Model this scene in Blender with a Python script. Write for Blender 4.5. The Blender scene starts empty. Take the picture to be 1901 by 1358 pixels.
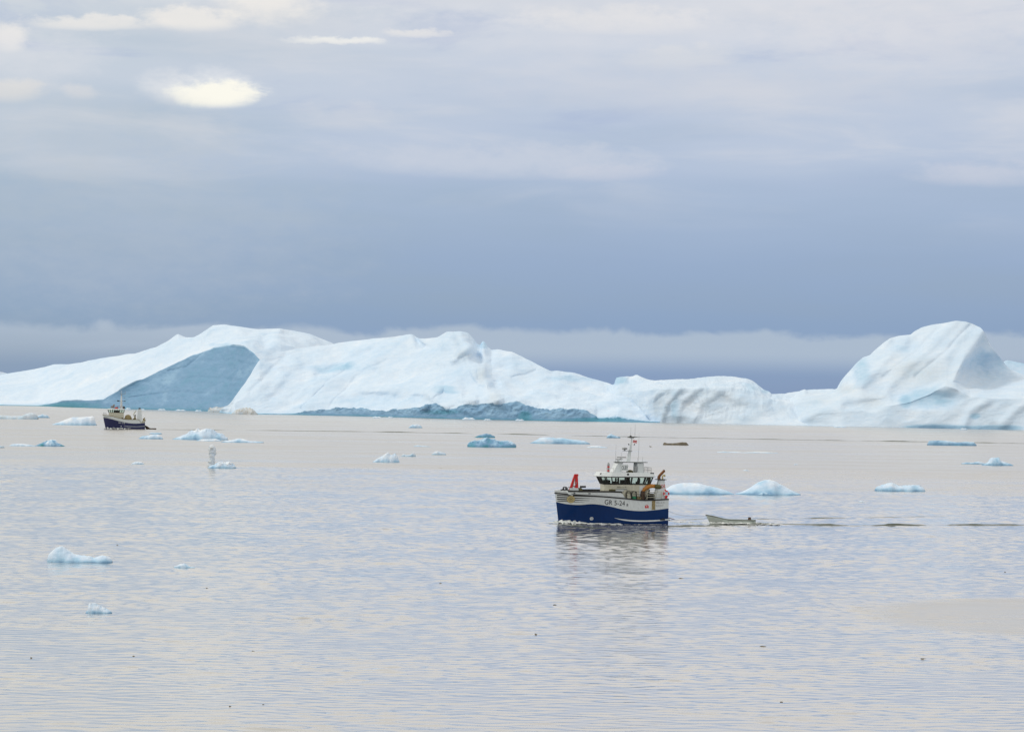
import bpy, math, random
import numpy as np
from mathutils import Vector, Matrix

random.seed(7)
np.random.seed(7)
SC = bpy.context.scene
COL = SC.collection
R = math.radians

# ------------------------------------------------------------------ camera
F = 4500.0              # focal length in photograph pixels (1901 wide)
CAMH = 18.8             # eye height above the sea, metres
ROLL = R(0.8)           # the photograph is held slightly off level
PX, PY = 950.5, 725.0   # where the level line of sight meets the picture
cam = bpy.data.cameras.new('camera')
cam_o = bpy.data.objects.new('camera', cam)
COL.objects.link(cam_o)
cam.sensor_width = 36.0
cam.lens = F / 1901.0 * 36.0
cam.shift_y = (PY - 679.0) / 1901.0
cam.clip_start = 1.0
cam.clip_end = 120000.0
cam_o.location = (0, 0, CAMH)
cam_o.rotation_euler = (R(90), -ROLL, 0)
SC.camera = cam_o

# ------------------------------------------------------------------ view
SC.view_settings.view_transform = 'Standard'
SC.view_settings.look = 'None'
SC.view_settings.exposure = 0.0
SC.view_settings.gamma = 1.0
SC.view_settings.use_curve_mapping = False

# ------------------------------------------------------------------ sun
SUN_EL, SUN_AZ = R(46), R(-84)      # azimuth from +Y (view direction), negative = left
sun = bpy.data.lights.new('sun', 'SUN')
sun.energy = 1.0
sun.angle = R(14)
sun.color = (1.0, 0.955, 0.89)
sun_o = bpy.data.objects.new('sun', sun)
COL.objects.link(sun_o)
sd = Vector((math.sin(SUN_AZ) * math.cos(SUN_EL), math.cos(SUN_AZ) * math.cos(SUN_EL), math.sin(SUN_EL)))
sun_o.rotation_euler = (-sd).to_track_quat('-Z', 'Y').to_euler()

# ------------------------------------------------------------------ pixel <-> place
CR, SR = math.cos(ROLL), math.sin(ROLL)
def unroll(px, py):
    a, b = px - PX, py - PY
    return a * CR + b * SR, -a * SR + b * CR          # right, down (photo pixels about the level point)
def P(px, py, Y):
    r, d = unroll(px, py)
    return np.array((r / F * Y, Y, CAMH - d / F * Y))
def dist(px, py):
    return CAMH * F / unroll(px, py)[1]
def G(px, py):
    return P(px, py, dist(px, py))
def srgb(r, g, b):
    def l(c):
        c /= 255.0
        return c / 12.92 if c <= 0.04045 else ((c + 0.055) / 1.055) ** 2.4
    return (l(r), l(g), l(b), 1.0)

# ------------------------------------------------------------------ node helper
class NT:
    def __init__(s, tree):
        s.t = tree; s.n = tree.nodes; s.l = tree.links
    def node(s, typ, **kw):
        n = s.n.new(typ)
        for k, v in kw.items():
            setattr(n, k, v)
        return n
    def put(s, sock, v):
        if isinstance(v, bpy.types.NodeSocket):
            s.l.new(v, sock)
        elif v is not None:
            sock.default_value = v
    def m(s, op, a, b=None, c=None, clamp=False):
        n = s.node('ShaderNodeMath', operation=op, use_clamp=clamp)
        s.put(n.inputs[0], a); s.put(n.inputs[1], b)
        if c is not None: s.put(n.inputs[2], c)
        return n.outputs[0]
    def ss(s, x, lo, hi, to0=0.0, to1=1.0):
        n = s.node('ShaderNodeMapRange', interpolation_type='SMOOTHSTEP')
        s.put(n.inputs[0], x); s.put(n.inputs[1], lo); s.put(n.inputs[2], hi)
        s.put(n.inputs[3], to0); s.put(n.inputs[4], to1)
        return n.outputs[0]
    def mix(s, f, a, b, bt='MIX'):
        n = s.node('ShaderNodeMix', data_type='RGBA', blend_type=bt)
        s.put(n.inputs[0], f); s.put(n.inputs[6], a); s.put(n.inputs[7], b)
        return n.outputs[2]
    def noise(s, vec, scale, detail=3.0, rough=0.55, dist=0.0):
        n = s.node('ShaderNodeTexNoise')
        s.put(n.inputs['Vector'], vec)
        n.inputs['Scale'].default_value = scale
        n.inputs['Detail'].default_value = detail
        n.inputs['Roughness'].default_value = rough
        n.inputs['Distortion'].default_value = dist
        return n.outputs[0]
    def map(s, vec, scale=(1, 1, 1), loc=(0, 0, 0), rot=(0, 0, 0)):
        n = s.node('ShaderNodeMapping')
        s.put(n.inputs[0], vec)
        n.inputs[1].default_value = loc; n.inputs[2].default_value = rot; n.inputs[3].default_value = scale
        return n.outputs[0]
    def ramp(s, f, stops, interp='LINEAR'):
        n = s.node('ShaderNodeValToRGB')
        cr = n.color_ramp; cr.interpolation = interp
        while len(cr.elements) < len(stops): cr.elements.new(0.5)
        for e, (p, c) in zip(cr.elements, stops):
            e.position = p; e.color = c
        s.put(n.inputs[0], f)
        return n.outputs[0]

# ------------------------------------------------------------------ world: cloudy arctic sky
W = bpy.data.worlds.new('World')
SC.world = W
W.use_nodes = True
W.cycles.sampling_method = 'MANUAL'
W.cycles.sample_map_resolution = 256
t = NT(W.node_tree)
t.n.clear()
out = t.node('ShaderNodeOutputWorld')
bg = t.node('ShaderNodeBackground')
bg.inputs[1].default_value = 1.0
t.l.new(bg.outputs[0], out.inputs[0])
sky = t.node('ShaderNodeTexSky', sky_type='NISHITA')
sky.sun_disc = False
sky.sun_elevation = SUN_EL
sky.sun_rotation = SUN_AZ
skyc = t.mix(1.0, sky.outputs[0], (0.09, 0.09, 0.09, 1), 'MULTIPLY')
tc = t.node('ShaderNodeTexCoord').outputs['Generated']
sep = t.node('ShaderNodeSeparateXYZ'); t.l.new(tc, sep.inputs[0])
dx, dy, dz = sep.outputs
hor = t.m('SQRT', t.m('ADD', t.m('MULTIPLY', dx, dx), t.m('MULTIPLY', dy, dy)))
el = t.m('DIVIDE', dz, t.m('MAXIMUM', hor, 0.02))          # tangent of elevation
az = t.m('ARCTAN2', dx, dy)
streak = t.map(tc, (1, 1, 7.0))
puff = t.map(tc, (1, 1, 2.2))
n_big = t.noise(streak, 5.0, 4, 0.5)
n_mid = t.noise(t.map(tc, (1, 1, 5.0)), 11.0, 6, 0.55, 0.4)
n_puff = t.noise(puff, 34.0, 6, 0.6, 0.3)
n_fine = t.noise(puff, 90.0, 5, 0.62)
# elevation colour of the cloud deck, wobbled by the large noise
elw = t.m('ADD', el, t.m('MULTIPLY', t.m('SUBTRACT', n_big, 0.5), t.ss(el, 0.02, 0.12, 0.004, 0.07)))
deck = t.ramp(t.m('POWER', t.m('MAXIMUM', elw, 0.0), 0.5), [
    (0.00, srgb(133, 155, 190)), (0.17, srgb(141, 165, 197)), (0.235, srgb(153, 174, 204)),
    (0.285, srgb(168, 186, 212)), (0.33, srgb(186, 199, 220)), (0.385, srgb(203, 211, 225)),
    (0.46, srgb(238, 235, 232)), (0.58, srgb(253, 249, 243)), (0.80, srgb(254, 250, 244)),
    (1.00, srgb(247, 245, 241))])
# greener grey to the left, clearer blue to the right
hue = t.ss(t.m('ADD', az, t.m('MULTIPLY', t.m('SUBTRACT', n_big, 0.5), 0.25)), -0.25, 0.05)
deck = t.mix(hue, t.mix(1.0, deck, (1.02, 1.02, 0.965, 1), 'MULTIPLY'), deck)
# soft streaks
st = t.m('MULTIPLY', t.ss(n_mid, 0.46, 0.72), t.ss(el, 0.055, 0.11, 0.0, 0.45))
c = t.mix(st, deck, srgb(222, 222, 226))
st2 = t.m('MULTIPLY', t.ss(n_mid, 0.46, 0.30), t.ss(el, 0.06, 0.12, 0.0, 0.55))
c = t.mix(st2, c, srgb(172, 187, 216))
# bank of low cloud along the horizon
bw = t.m('MULTIPLY', t.m('SUBTRACT', t.noise(t.map(tc, (1, 1, 1.5)), 26.0, 6, 0.55, 0.3), 0.5), 0.019)
eb = t.m('ADD', el, bw)
bank = t.m('MULTIPLY', t.ss(eb, 0.0265, 0.0225), t.ss(el, 0.0065, 0.0175))
bank = t.m('MULTIPLY', bank, t.ss(n_big, 0.30, 0.52, 0.6, 0.95))
c = t.mix(bank, c, srgb(173, 189, 208))
# individual cloud patches
wu = t.m('ADD', az, t.m('MULTIPLY', t.m('SUBTRACT', n_puff, 0.5), 0.020))
we = t.m('ADD', el, t.m('ADD', t.m('MULTIPLY', t.m('SUBTRACT', n_puff, 0.5), 0.007),
                         t.m('MULTIPLY', t.m('SUBTRACT', n_fine, 0.5), 0.005)))
def patch(px, py, rx, ry, amt, col, edge=0.35):
    global c
    r, d = unroll(px, py)
    a = t.m('DIVIDE', t.m('SUBTRACT', wu, math.atan(r / F)), rx / F)
    b = t.m('DIVIDE', t.m('SUBTRACT', we, -d / F), ry / F)
    q = t.m('ADD', t.m('MULTIPLY', a, a), t.m('MULTIPLY', b, b))
    q = t.m('ADD', q, t.m('ADD', t.m('MULTIPLY', t.m('SUBTRACT', n_fine, 0.5), 1.5), t.m('MULTIPLY', t.m('SUBTRACT', n_puff, 0.5), 1.3)))
    msk = t.m('MULTIPLY', t.ss(q, 1.25, edge - 0.2), amt)
    c = t.mix(msk, c, srgb(*col))
WARM, PALE = (250, 244, 236), (232, 231, 234)
patch(1000, -10, 900, 60, 0.45, PALE, 0.0)
patch(1000, 60, 1000, 40, 0.30, PALE, 0.0)
patch(1700, 60, 330, 90, 0.45, (224, 223, 228), 0.0)
patch(500, 5, 110, 52, 0.75, WARM, 0.1)
patch(345, 42, 100, 26, 0.75, WARM, 0.2)
patch(160, 52, 130, 16, 0.65, WARM, 0.2)
patch(15, 82, 55, 30, 0.7, WARM, 0.1)
patch(40, 110, 180, 70, 0.35, PALE, 0.0)
patch(625, 77, 105, 9, 0.8, (248, 246, 240), 0.0)
patch(785, 60, 80, 9, 0.55, WARM, 0.1)
patch(1130, 36, 200, 30, 0.55, (236, 233, 232), 0.0)
patch(1260, 110, 130, 26, 0.35, (230, 228, 226), 0.0)
patch(930, 300, 330, 34, 0.85, (199, 207, 222), 0.1)
patch(1120, 322, 110, 16, 0.5, (203, 208, 222), 0.0)
patch(1830, 330, 160, 26, 0.8, (201, 207, 222), -0.1)
patch(200, 430, 520, 190, 0.42, (184, 194, 206), -0.4)
patch(1300, 170, 520, 50, 0.5, (208, 212, 222), -0.2)
patch(640, 215, 120, 34, 0.40, (215, 217, 224), 0.0)
patch(5, 180, 60, 26, 0.55, (236, 230, 222), 0.0)
patch(140, 180, 45, 18, 0.45, (226, 224, 224), 0.0)
patch(310, 165, 60, 34, 0.50, (226, 228, 232), 0.0)
patch(395, 148, 60, 26, 0.40, (230, 232, 236), 0.0)
patch(375, 176, 112, 34, 0.55, (236, 237, 238), 0.0)
patch(392, 181, 88, 25, 0.97, (255, 252, 240), 0.35)
patch(150, 260, 330, 90, 0.25, (206, 210, 214), 0.0)
# a little clear sky behind the deck
c = t.mix(t.ss(n_big, 0.25, 0.6, 0.86, 0.97), skyc, c)
# below the horizon (never seen: the sea covers it)
t.l.new(c, bg.inputs[0])

# ------------------------------------------------------------------ noise for meshes
_perm = np.random.RandomState(11).permutation(256)
_perm = np.concatenate([_perm, _perm, _perm])
_grad = np.random.RandomState(5).normal(size=(256, 3))
_grad /= np.linalg.norm(_grad, axis=1)[:, None]
def pnoise(x, y, z):
    x = np.asarray(x, float); y = np.asarray(y, float) + 0 * x; z = np.asarray(z, float) + 0 * x
    xi, yi, zi = np.floor(x).astype(int), np.floor(y).astype(int), np.floor(z).astype(int)
    xf, yf, zf = x - xi, y - yi, z - zi
    xi &= 255; yi &= 255; zi &= 255
    fu = lambda q: q * q * q * (q * (q * 6 - 15) + 10)
    u, v, w = fu(xf), fu(yf), fu(zf)
    def g(i, j, k):
        h = _perm[_perm[_perm[(xi + i) & 255] + ((yi + j) & 255)] + ((zi + k) & 255)]
        gr = _grad[h]
        return gr[..., 0] * (xf - i) + gr[..., 1] * (yf - j) + gr[..., 2] * (zf - k)
    l = lambda a, b, q: a + q * (b - a)
    return 1.6 * l(l(l(g(0,0,0), g(1,0,0), u), l(g(0,1,0), g(1,1,0), u), v),
                   l(l(g(0,0,1), g(1,0,1), u), l(g(0,1,1), g(1,1,1), u), v), w)
def fbm(x, y, z, oct=4, gain=0.5, lac=2.03):
    s = 0; a = 1.0
    for i in range(oct):
        s = s + a * pnoise(x * lac**i + 17.3*i, y * lac**i + 5.1*i, z * lac**i - 9.7*i)
        a *= gain
    return s
def ridged(x, y, z, oct=4):
    s = 0; a = 1.0
    for i in range(oct):
        s = s + a * (1 - 2 * np.abs(pnoise(x * 2.1**i + 7.7*i, y * 2.1**i, z * 2.1**i)))
        a *= 0.5
    return s * 0.5
def sstep(x, lo, hi):
    q = np.clip((x - lo) / (hi - lo), 0, 1)
    return q * q * (3 - 2 * q)

# ------------------------------------------------------------------ materials
def material(name):
    m = bpy.data.materials.new(name)
    m.use_nodes = True
    q = NT(m.node_tree)
    b = m.node_tree.nodes['Principled BSDF']
    return m, q, b
def paint(name, col, rough=0.4, var=0.06, metal=0.0, bump=0.0, scale=3.0):
    m, q, b = material(name)
    pos = q.node('ShaderNodeTexCoord').outputs['Object']
    n1 = q.noise(pos, scale, 5, 0.6)
    n2 = q.noise(q.map(pos, (2.0, 2.0, 0.35)), scale * 2.2, 4, 0.6)
    f = q.m('MULTIPLY', q.m('ADD', q.m('SUBTRACT', n1, 0.5), q.m('SUBTRACT', n2, 0.5)), 2.0)
    lo = tuple(max(0, v * (1 - 2.2*var)) for v in col[:3]) + (1,)
    hi = tuple(min(1, v * (1 + 1.2*var)) for v in col[:3]) + (1,)
    cc = q.mix(q.m('ADD', f, 0.5, clamp=True), lo, hi)
    q.l.new(cc, b.inputs['Base Color'])
    q.l.new(q.m('ADD', q.m('MULTIPLY', n1, 0.25), rough - 0.12), b.inputs['Roughness'])
    b.inputs['Metallic'].default_value = metal
    if bump:
        bn = q.node('ShaderNodeBump'); bn.inputs['Strength'].default_value = bump; bn.inputs['Distance'].default_value = 0.02
        q.l.new(n2, bn.inputs['Height']); q.l.new(bn.outputs[0], b.inputs['Normal'])
    return m
M = {}
M['white'] = paint('white_paint', (0.70, 0.74, 0.74), 0.35, 0.05)
M['cream'] = paint('cream_paint', (0.60, 0.58, 0.46), 0.45, 0.08)
M['blue'] = paint('blue_hull_paint', (0.001, 0.026, 0.12), 0.2, 0.05, scale=0.7)
M['blue'].node_tree.nodes['Principled BSDF'].inputs['Specular IOR Level'].default_value = 0.2
M['navy'] = paint('navy_hull_paint', (0.010, 0.014, 0.085), 0.3, 0.05, scale=0.7)
M['red_bottom'] = paint('antifouling_red', (0.20, 0.035, 0.025), 0.6, 0.2)
M['black'] = paint('black_rubber', (0.013, 0.013, 0.014), 0.45, 0.2)
M['dark'] = paint('dark_interior', (0.02, 0.02, 0.018), 0.7, 0.2)
M['grey'] = paint('galvanised_grey', (0.33, 0.34, 0.34), 0.45, 0.12, 0.3)
M['red'] = paint('red_crane_paint', (0.66, 0.022, 0.02), 0.4, 0.1)
M['orange'] = paint('orange_paint', (0.50, 0.20, 0.03), 0.45, 0.15)
M['rust'] = paint('rusty_pipe', (0.26, 0.10, 0.03), 0.6, 0.25)
M['olive'] = paint('olive_canvas', (0.12, 0.11, 0.045), 0.8, 0.2, bump=0.4)
M['tan'] = paint('tan_net', (0.34, 0.27, 0.13), 0.85, 0.3, bump=0.8, scale=6)
M['green'] = paint('green_plastic', (0.04, 0.30, 0.14), 0.5, 0.1)
M['yellow'] = paint('yellow_ring_paint', (0.55, 0.46, 0.22), 0.45, 0.08)
M['brown'] = paint('brown_wood', (0.10, 0.055, 0.03), 0.6, 0.25)
M['skiff'] = paint('skiff_gelcoat', (0.55, 0.60, 0.54), 0.35, 0.08)
M['deck'] = paint('deck_paint', (0.16, 0.18, 0.17), 0.7, 0.15)
M['rope'] = paint('rope', (0.45, 0.42, 0.36), 0.8, 0.1)
M['driftwood'] = paint('weathered_dirty_ice', (0.17, 0.145, 0.10), 0.75, 0.35, bump=0.5, scale=1.2)
M['feather'] = paint('gull_feathers', (0.6, 0.6, 0.6), 0.7, 0.1)

def make_glass():
    m = bpy.data.materials.new('tinted_window_glass'); m.use_nodes = True
    q = NT(m.node_tree); q.n.clear()
    o = q.node('ShaderNodeOutputMaterial')
    tr = q.node('ShaderNodeBsdfTransparent'); tr.inputs[0].default_value = (0.80, 0.88, 0.82, 1)
    gl = q.node('ShaderNodeBsdfGlossy'); gl.inputs['Roughness'].default_value = 0.03
    gl.inputs[0].default_value = (0.9, 0.9, 0.9, 1)
    fr = q.node('ShaderNodeFresnel'); fr.inputs[0].default_value = 1.35
    mx = q.node('ShaderNodeMixShader')
    q.l.new(fr.outputs[0], mx.inputs[0]); q.l.new(tr.outputs[0], mx.inputs[1]); q.l.new(gl.outputs[0], mx.inputs[2])
    q.l.new(mx.outputs[0], o.inputs[0])
    return m
M['glass'] = make_glass()

def make_ice():
    m, q, b = material('glacier_ice')
    geo = q.node('ShaderNodeNewGeometry').outputs['Position']
    ab = q.node('ShaderNodeAttribute', attribute_name='blue').outputs['Fac']
    ad = q.node('ShaderNodeAttribute', attribute_name='dirt').outputs['Fac']
    sc_ = q.node('ShaderNodeAttribute', attribute_name='grain').outputs['Fac']   # metres per feature, inverse
    vs = q.node('ShaderNodeVectorMath', operation='SCALE')
    q.l.new(geo, vs.inputs[0]); q.l.new(sc_, vs.inputs[3])
    v = vs.outputs[0]
    n1 = q.noise(v, 1.0, 5, 0.55)
    n2 = q.noise(v, 5.0, 5, 0.6)
    n3 = q.noise(q.map(v, (1.0, 0.6, 3.0), rot=(0.25, 0.35, 0.3)), 2.6, 4, 0.55, 0.3)
    fb = q.m('ADD', ab, q.m('MULTIPLY', q.m('SUBTRACT', n1, 0.5), 0.22))
    fb = q.m('ADD', fb, q.m('MULTIPLY', q.m('SUBTRACT', n3, 0.5), 0.16), clamp=True)
    col = q.ramp(fb, [(0.0, (0.83, 0.885, 0.94, 1)), (0.09, (0.70, 0.81, 0.925, 1)), (0.20, (0.60, 0.75, 0.905, 1)), (0.34, (0.40, 0.62, 0.80, 1)),
                      (0.52, (0.20, 0.37, 0.56, 1)), (0.75, (0.11, 0.33, 0.46, 1)), (1.0, (0.035, 0.24, 0.29, 1))])
    fd = q.m('ADD', ad, q.m('MULTIPLY', q.m('SUBTRACT', n2, 0.5), q.m('MULTIPLY', ad, 1.6)), clamp=True)
    col = q.mix(fd, col, (0.53, 0.52, 0.47, 1))
    q.l.new(col, b.inputs['Base Color'])
    b.inputs['Roughness'].default_value = 0.55
    b.inputs['Specular IOR Level'].default_value = 0.25
    bn = q.node('ShaderNodeBump'); bn.inputs['Strength'].default_value = 0.2
    q.l.new(q.m('DIVIDE', 0.16, sc_), bn.inputs['Distance'])
    q.l.new(q.m('ADD', n2, q.m('MULTIPLY', n3, 1.2)), bn.inputs['Height'])
    q.l.new(bn.outputs[0], b.inputs['Normal'])
    return m
M['ice'] = make_ice()

def make_foam():
    m, q, b = material('sea_foam')
    pos = q.node('ShaderNodeNewGeometry').outputs['Position']
    n = q.noise(pos, 3.0, 5, 0.65)
    q.l.new(q.mix(q.ss(n, 0.35, 0.6), (0.42, 0.48, 0.45, 1), (0.82, 0.83, 0.82, 1)), b.inputs['Base Color'])
    b.inputs['Roughness'].default_value = 0.5
    bn = q.node('ShaderNodeBump'); bn.inputs['Strength'].default_value = 0.6; bn.inputs['Distance'].default_value = 0.15
    q.l.new(n, bn.inputs['Height']); q.l.new(bn.outputs[0], b.inputs['Normal'])
    return m
M['foam'] = make_foam()

def make_water(name='sea_water', ruffle=True):
    m, q, b = material(name)
    pos = q.node('ShaderNodeNewGeometry').outputs['Position']
    sp = q.node('ShaderNodeSeparateXYZ'); q.l.new(pos, sp.inputs[0])
    x, y = sp.outputs[0], sp.outputs[1]
    b.inputs['Base Color'].default_value = (0.335, 0.325, 0.305, 1)
    b.inputs['IOR'].default_value = 1.5
    nb = q.noise(q.map(pos, (0.22, 1.0, 1)), 0.016, 5, 0.62)
    # where a light breeze roughens the water: beyond a ragged line, and in one cat's paw on the right
    edge = q.m('ADD', q.m('MULTIPLY', x, -0.35), 520.0)
    far = q.ss(q.m('ADD', y, q.m('MULTIPLY', q.m('SUBTRACT', nb, 0.5), 380.0)), q.m('SUBTRACT', edge, 150.0), q.m('ADD', edge, 160.0))
    ex = q.m('DIVIDE', q.m('SUBTRACT', x, 60.0), 31.0)
    ey = q.m('DIVIDE', q.m('SUBTRACT', q.m('ADD', y, q.m('MULTIPLY', q.m('SUBTRACT', nb, 0.5), 40.0)), 208.0), 24.0)
    paw = q.ss(q.m('ADD', q.m('MULTIPLY', ex, ex), q.m('MULTIPLY', ey, ey)), 1.15, 0.7)
    ruf = q.m('MAXIMUM', far, q.m('MULTIPLY', paw, 0.9))
    gust = q.ss(q.noise(q.map(pos, (0.5, 1.0, 1)), 0.035, 3, 0.6), 0.32, 0.68, 0.4, 1.4)
    sk1 = q.noise(q.map(pos, (0.12, 1.0, 1)), 0.035, 5, 0.65)      # long wind streaks
    sk2 = q.noise(q.map(pos, (0.30, 1.0, 1)), 0.30, 4, 0.6)
    sk = q.m('ADD', q.m('MULTIPLY', q.m('SUBTRACT', sk1, 0.5), 0.30), q.m('MULTIPLY', q.m('SUBTRACT', sk2, 0.5), 0.22))
    rgh = q.m('ADD', q.m('MULTIPLY', ruf, q.m('ADD', 0.25, sk)), q.m('MULTIPLY', gust, 0.08))
    q.l.new(rgh, b.inputs['Roughness'])
    w3 = q.noise(q.map(pos, (2.4, 4.5, 1)), 1.0, 3, 0.6)                               # fine ripple
    h = q.m('MULTIPLY', w3, q.m('ADD', q.m('MULTIPLY', ruf, 0.004), q.m('MULTIPLY', gust, 0.003)))
    bn = q.node('ShaderNodeBump'); bn.inputs['Strength'].default_value = 1.0; bn.inputs['Distance'].default_value = 1.0
    q.l.new(h, bn.inputs['Height']); q.l.new(bn.outputs[0], b.inputs['Normal'])
    b.inputs['Coat Weight'].default_value = 1.0
    b.inputs['Coat IOR'].default_value = 1.6
    q.l.new(rgh, b.inputs['Coat Roughness'])
    q.l.new(bn.outputs[0], b.inputs['Coat Normal'])
    return m
M['water'] = make_water()
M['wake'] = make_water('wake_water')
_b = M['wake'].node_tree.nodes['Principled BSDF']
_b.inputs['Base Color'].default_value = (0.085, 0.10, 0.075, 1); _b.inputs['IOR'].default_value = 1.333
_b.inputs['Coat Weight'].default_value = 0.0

# ------------------------------------------------------------------ mesh helpers
def mesh_obj(name, verts, faces, mat, parent=None, smooth=False, attrs=None):
    me = bpy.data.meshes.new(name)
    me.from_pydata([tuple(map(float, v)) for v in verts], [], [tuple(map(int, f)) for f in faces])
    me.materials.append(M[mat] if isinstance(mat, str) else mat)
    if smooth:
        me.polygons.foreach_set('use_smooth', [True] * len(me.polygons))
    if attrs:
        for k, a in attrs.items():
            at = me.attributes.new(k, 'FLOAT', 'POINT')
            at.data.foreach_set('value', np.asarray(a, dtype=np.float32))
    me.update()
    o = bpy.data.objects.new(name, me)
    COL.objects.link(o)
    if parent: o.parent = parent
    return o
def tag(o, label=None, cat=None, group=None, kind=None):
    if label: o['label'] = label
    if cat: o['category'] = cat
    if group: o['group'] = group
    if kind: o['kind'] = kind
    return o
def empty(name, loc=(0, 0, 0), rz=0.0):
    o = bpy.data.objects.new(name, None)
    COL.objects.link(o)
    o.location = loc; o.rotation_euler = (0, 0, rz)
    o.empty_display_size = 0.5
    return o
def grid_faces(nr, nc, flip=False, off=0):
    i, j = np.meshgrid(np.arange(nr - 1), np.arange(nc - 1), indexing='ij')
    a = off + i * nc + j
    q = np.stack([a, a + 1, a + nc + 1, a + nc], -1).reshape(-1, 4)
    return q[:, ::-1] if flip else q

class MB:
    """collects shapes; build() links them as one mesh object"""
    def __init__(s): s.v = []; s.f = []
    def add(s, vs, fs):
        o = len(s.v); s.v += [tuple(v) for v in vs]; s.f += [tuple(i + o for i in f) for f in fs]; return s
    def box(s, c, d, bev=0.0, taper=(1, 1), shear=(0, 0), rz=0.0):
        hx, hy, hz = d[0]/2, d[1]/2, d[2]/2
        b = min(bev, hx*.9, hy*.9)
        def ring(sx, sy):
            if b <= 0: return [(-sx, -sy), (sx, -sy), (sx, sy), (-sx, sy)]
            return [(-sx+b, -sy), (sx-b, -sy), (sx, -sy+b), (sx, sy-b), (sx-b, sy), (-sx+b, sy), (-sx, sy-b), (-sx, -sy+b)]
        lo, hi = ring(hx, hy), ring(hx*taper[0], hy*taper[1])
        n = len(lo); cs, sn = math.cos(rz), math.sin(rz)
        vs = []
        for (x, y), z, k in [(p, -hz, 0) for p in lo] + [(p, hz, 1) for p in hi]:
            x += shear[0]*k; y += shear[1]*k
            vs.append((c[0] + x*cs - y*sn, c[1] + x*sn + y*cs, c[2] + z))
        fs = [tuple(reversed(range(n))), tuple(range(n, 2*n))]
        fs += [(i, (i+1) % n, n + (i+1) % n, n + i) for i in range(n)]
        return s.add(vs, fs)
    def tube(s, pts, r, n=8, cap=True):
        pts = [Vector(p) for p in pts]
        rs = r if isinstance(r, (list, tuple)) else [r] * len(pts)
        vs = []; fs = []
        prev = None
        for i, p in enumerate(pts):
            d = (pts[min(i+1, len(pts)-1)] - pts[max(i-1, 0)]).normalized()
            up = Vector((0, 0, 1)) if abs(d.z) < 0.95 else Vector((1, 0, 0))
            if prev is not None: up = prev
            a = d.cross(up).normalized(); b2 = a.cross(d).normalized(); prev = b2
            for k in range(n):
                th = 2 * math.pi * k / n
                q = p + (a * math.cos(th) + b2 * math.sin(th)) * rs[i]
                vs.append(tuple(q))
        for i in range(len(pts) - 1):
            for k in range(n):
                fs.append((i*n + k, i*n + (k+1) % n, (i+1)*n + (k+1) % n, (i+1)*n + k))
        if cap:
            fs.append(tuple(range(n - 1, -1, -1))); fs.append(tuple((len(pts)-1)*n + k for k in range(n)))
        return s.add(vs, fs)
    def lathe(s, c, prof, n=14, axis='z'):
        vs = []; fs = []
        for (r, z) in prof:
            for k in range(n):
                th = 2 * math.pi * k / n
                a, b = r * math.cos(th), r * math.sin(th)
                vs.append({'z': (c[0]+a, c[1]+b, c[2]+z), 'y': (c[0]+a, c[1]+z, c[2]+b), 'x': (c[0]+z, c[1]+a, c[2]+b)}[axis])
        for i in range(len(prof) - 1):
            for k in range(n):
                fs.append((i*n+k, i*n+(k+1) % n, (i+1)*n+(k+1) % n, (i+1)*n+k))
        fs.append(tuple(range(n-1, -1, -1))); fs.append(tuple((len(prof)-1)*n+k for k in range(n)))
        return s.add(vs, fs)
    def prism(s, poly, z0, z1, top=None):
        n = len(poly); top = top or poly
        vs = [(x, y, z0) for x, y in poly] + [(x, y, z1) for x, y in top]
        fs = [tuple(reversed(range(n))), tuple(range(n, 2*n))] + [(i, (i+1) % n, n+(i+1) % n, n+i) for i in range(n)]
        return s.add(vs, fs)
    def torus(s, c, R0, r, axis='y', n=20, k=8, a0=0, a1=2*math.pi):
        pts = []
        for i in range(n + 1):
            th = a0 + (a1 - a0) * i / n
            a, b = R0*math.cos(th), R0*math.sin(th)
            pts.append({'y': (c[0]+a, c[1], c[2]+b), 'x': (c[0], c[1]+a, c[2]+b), 'z': (c[0]+a, c[1]+b, c[2])}[axis])
        return s.tube(pts, r, k, cap=True)
    def build(s, name, mat, parent=None, smooth=False):
        return mesh_obj(name, s.v, s.f, mat, parent, smooth)

def interp(pts, x, k=1):
    a = np.array(pts, float)
    return np.interp(x, a[:, 0], a[:, k])
def sinterp(pts, x, k=1, w=3.0):
    """linear interpolation rounded a little"""
    x = np.asarray(x, float)
    return (interp(pts, x - w, k) + 2*interp(pts, x, k) + interp(pts, x + w, k)) / 4

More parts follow.
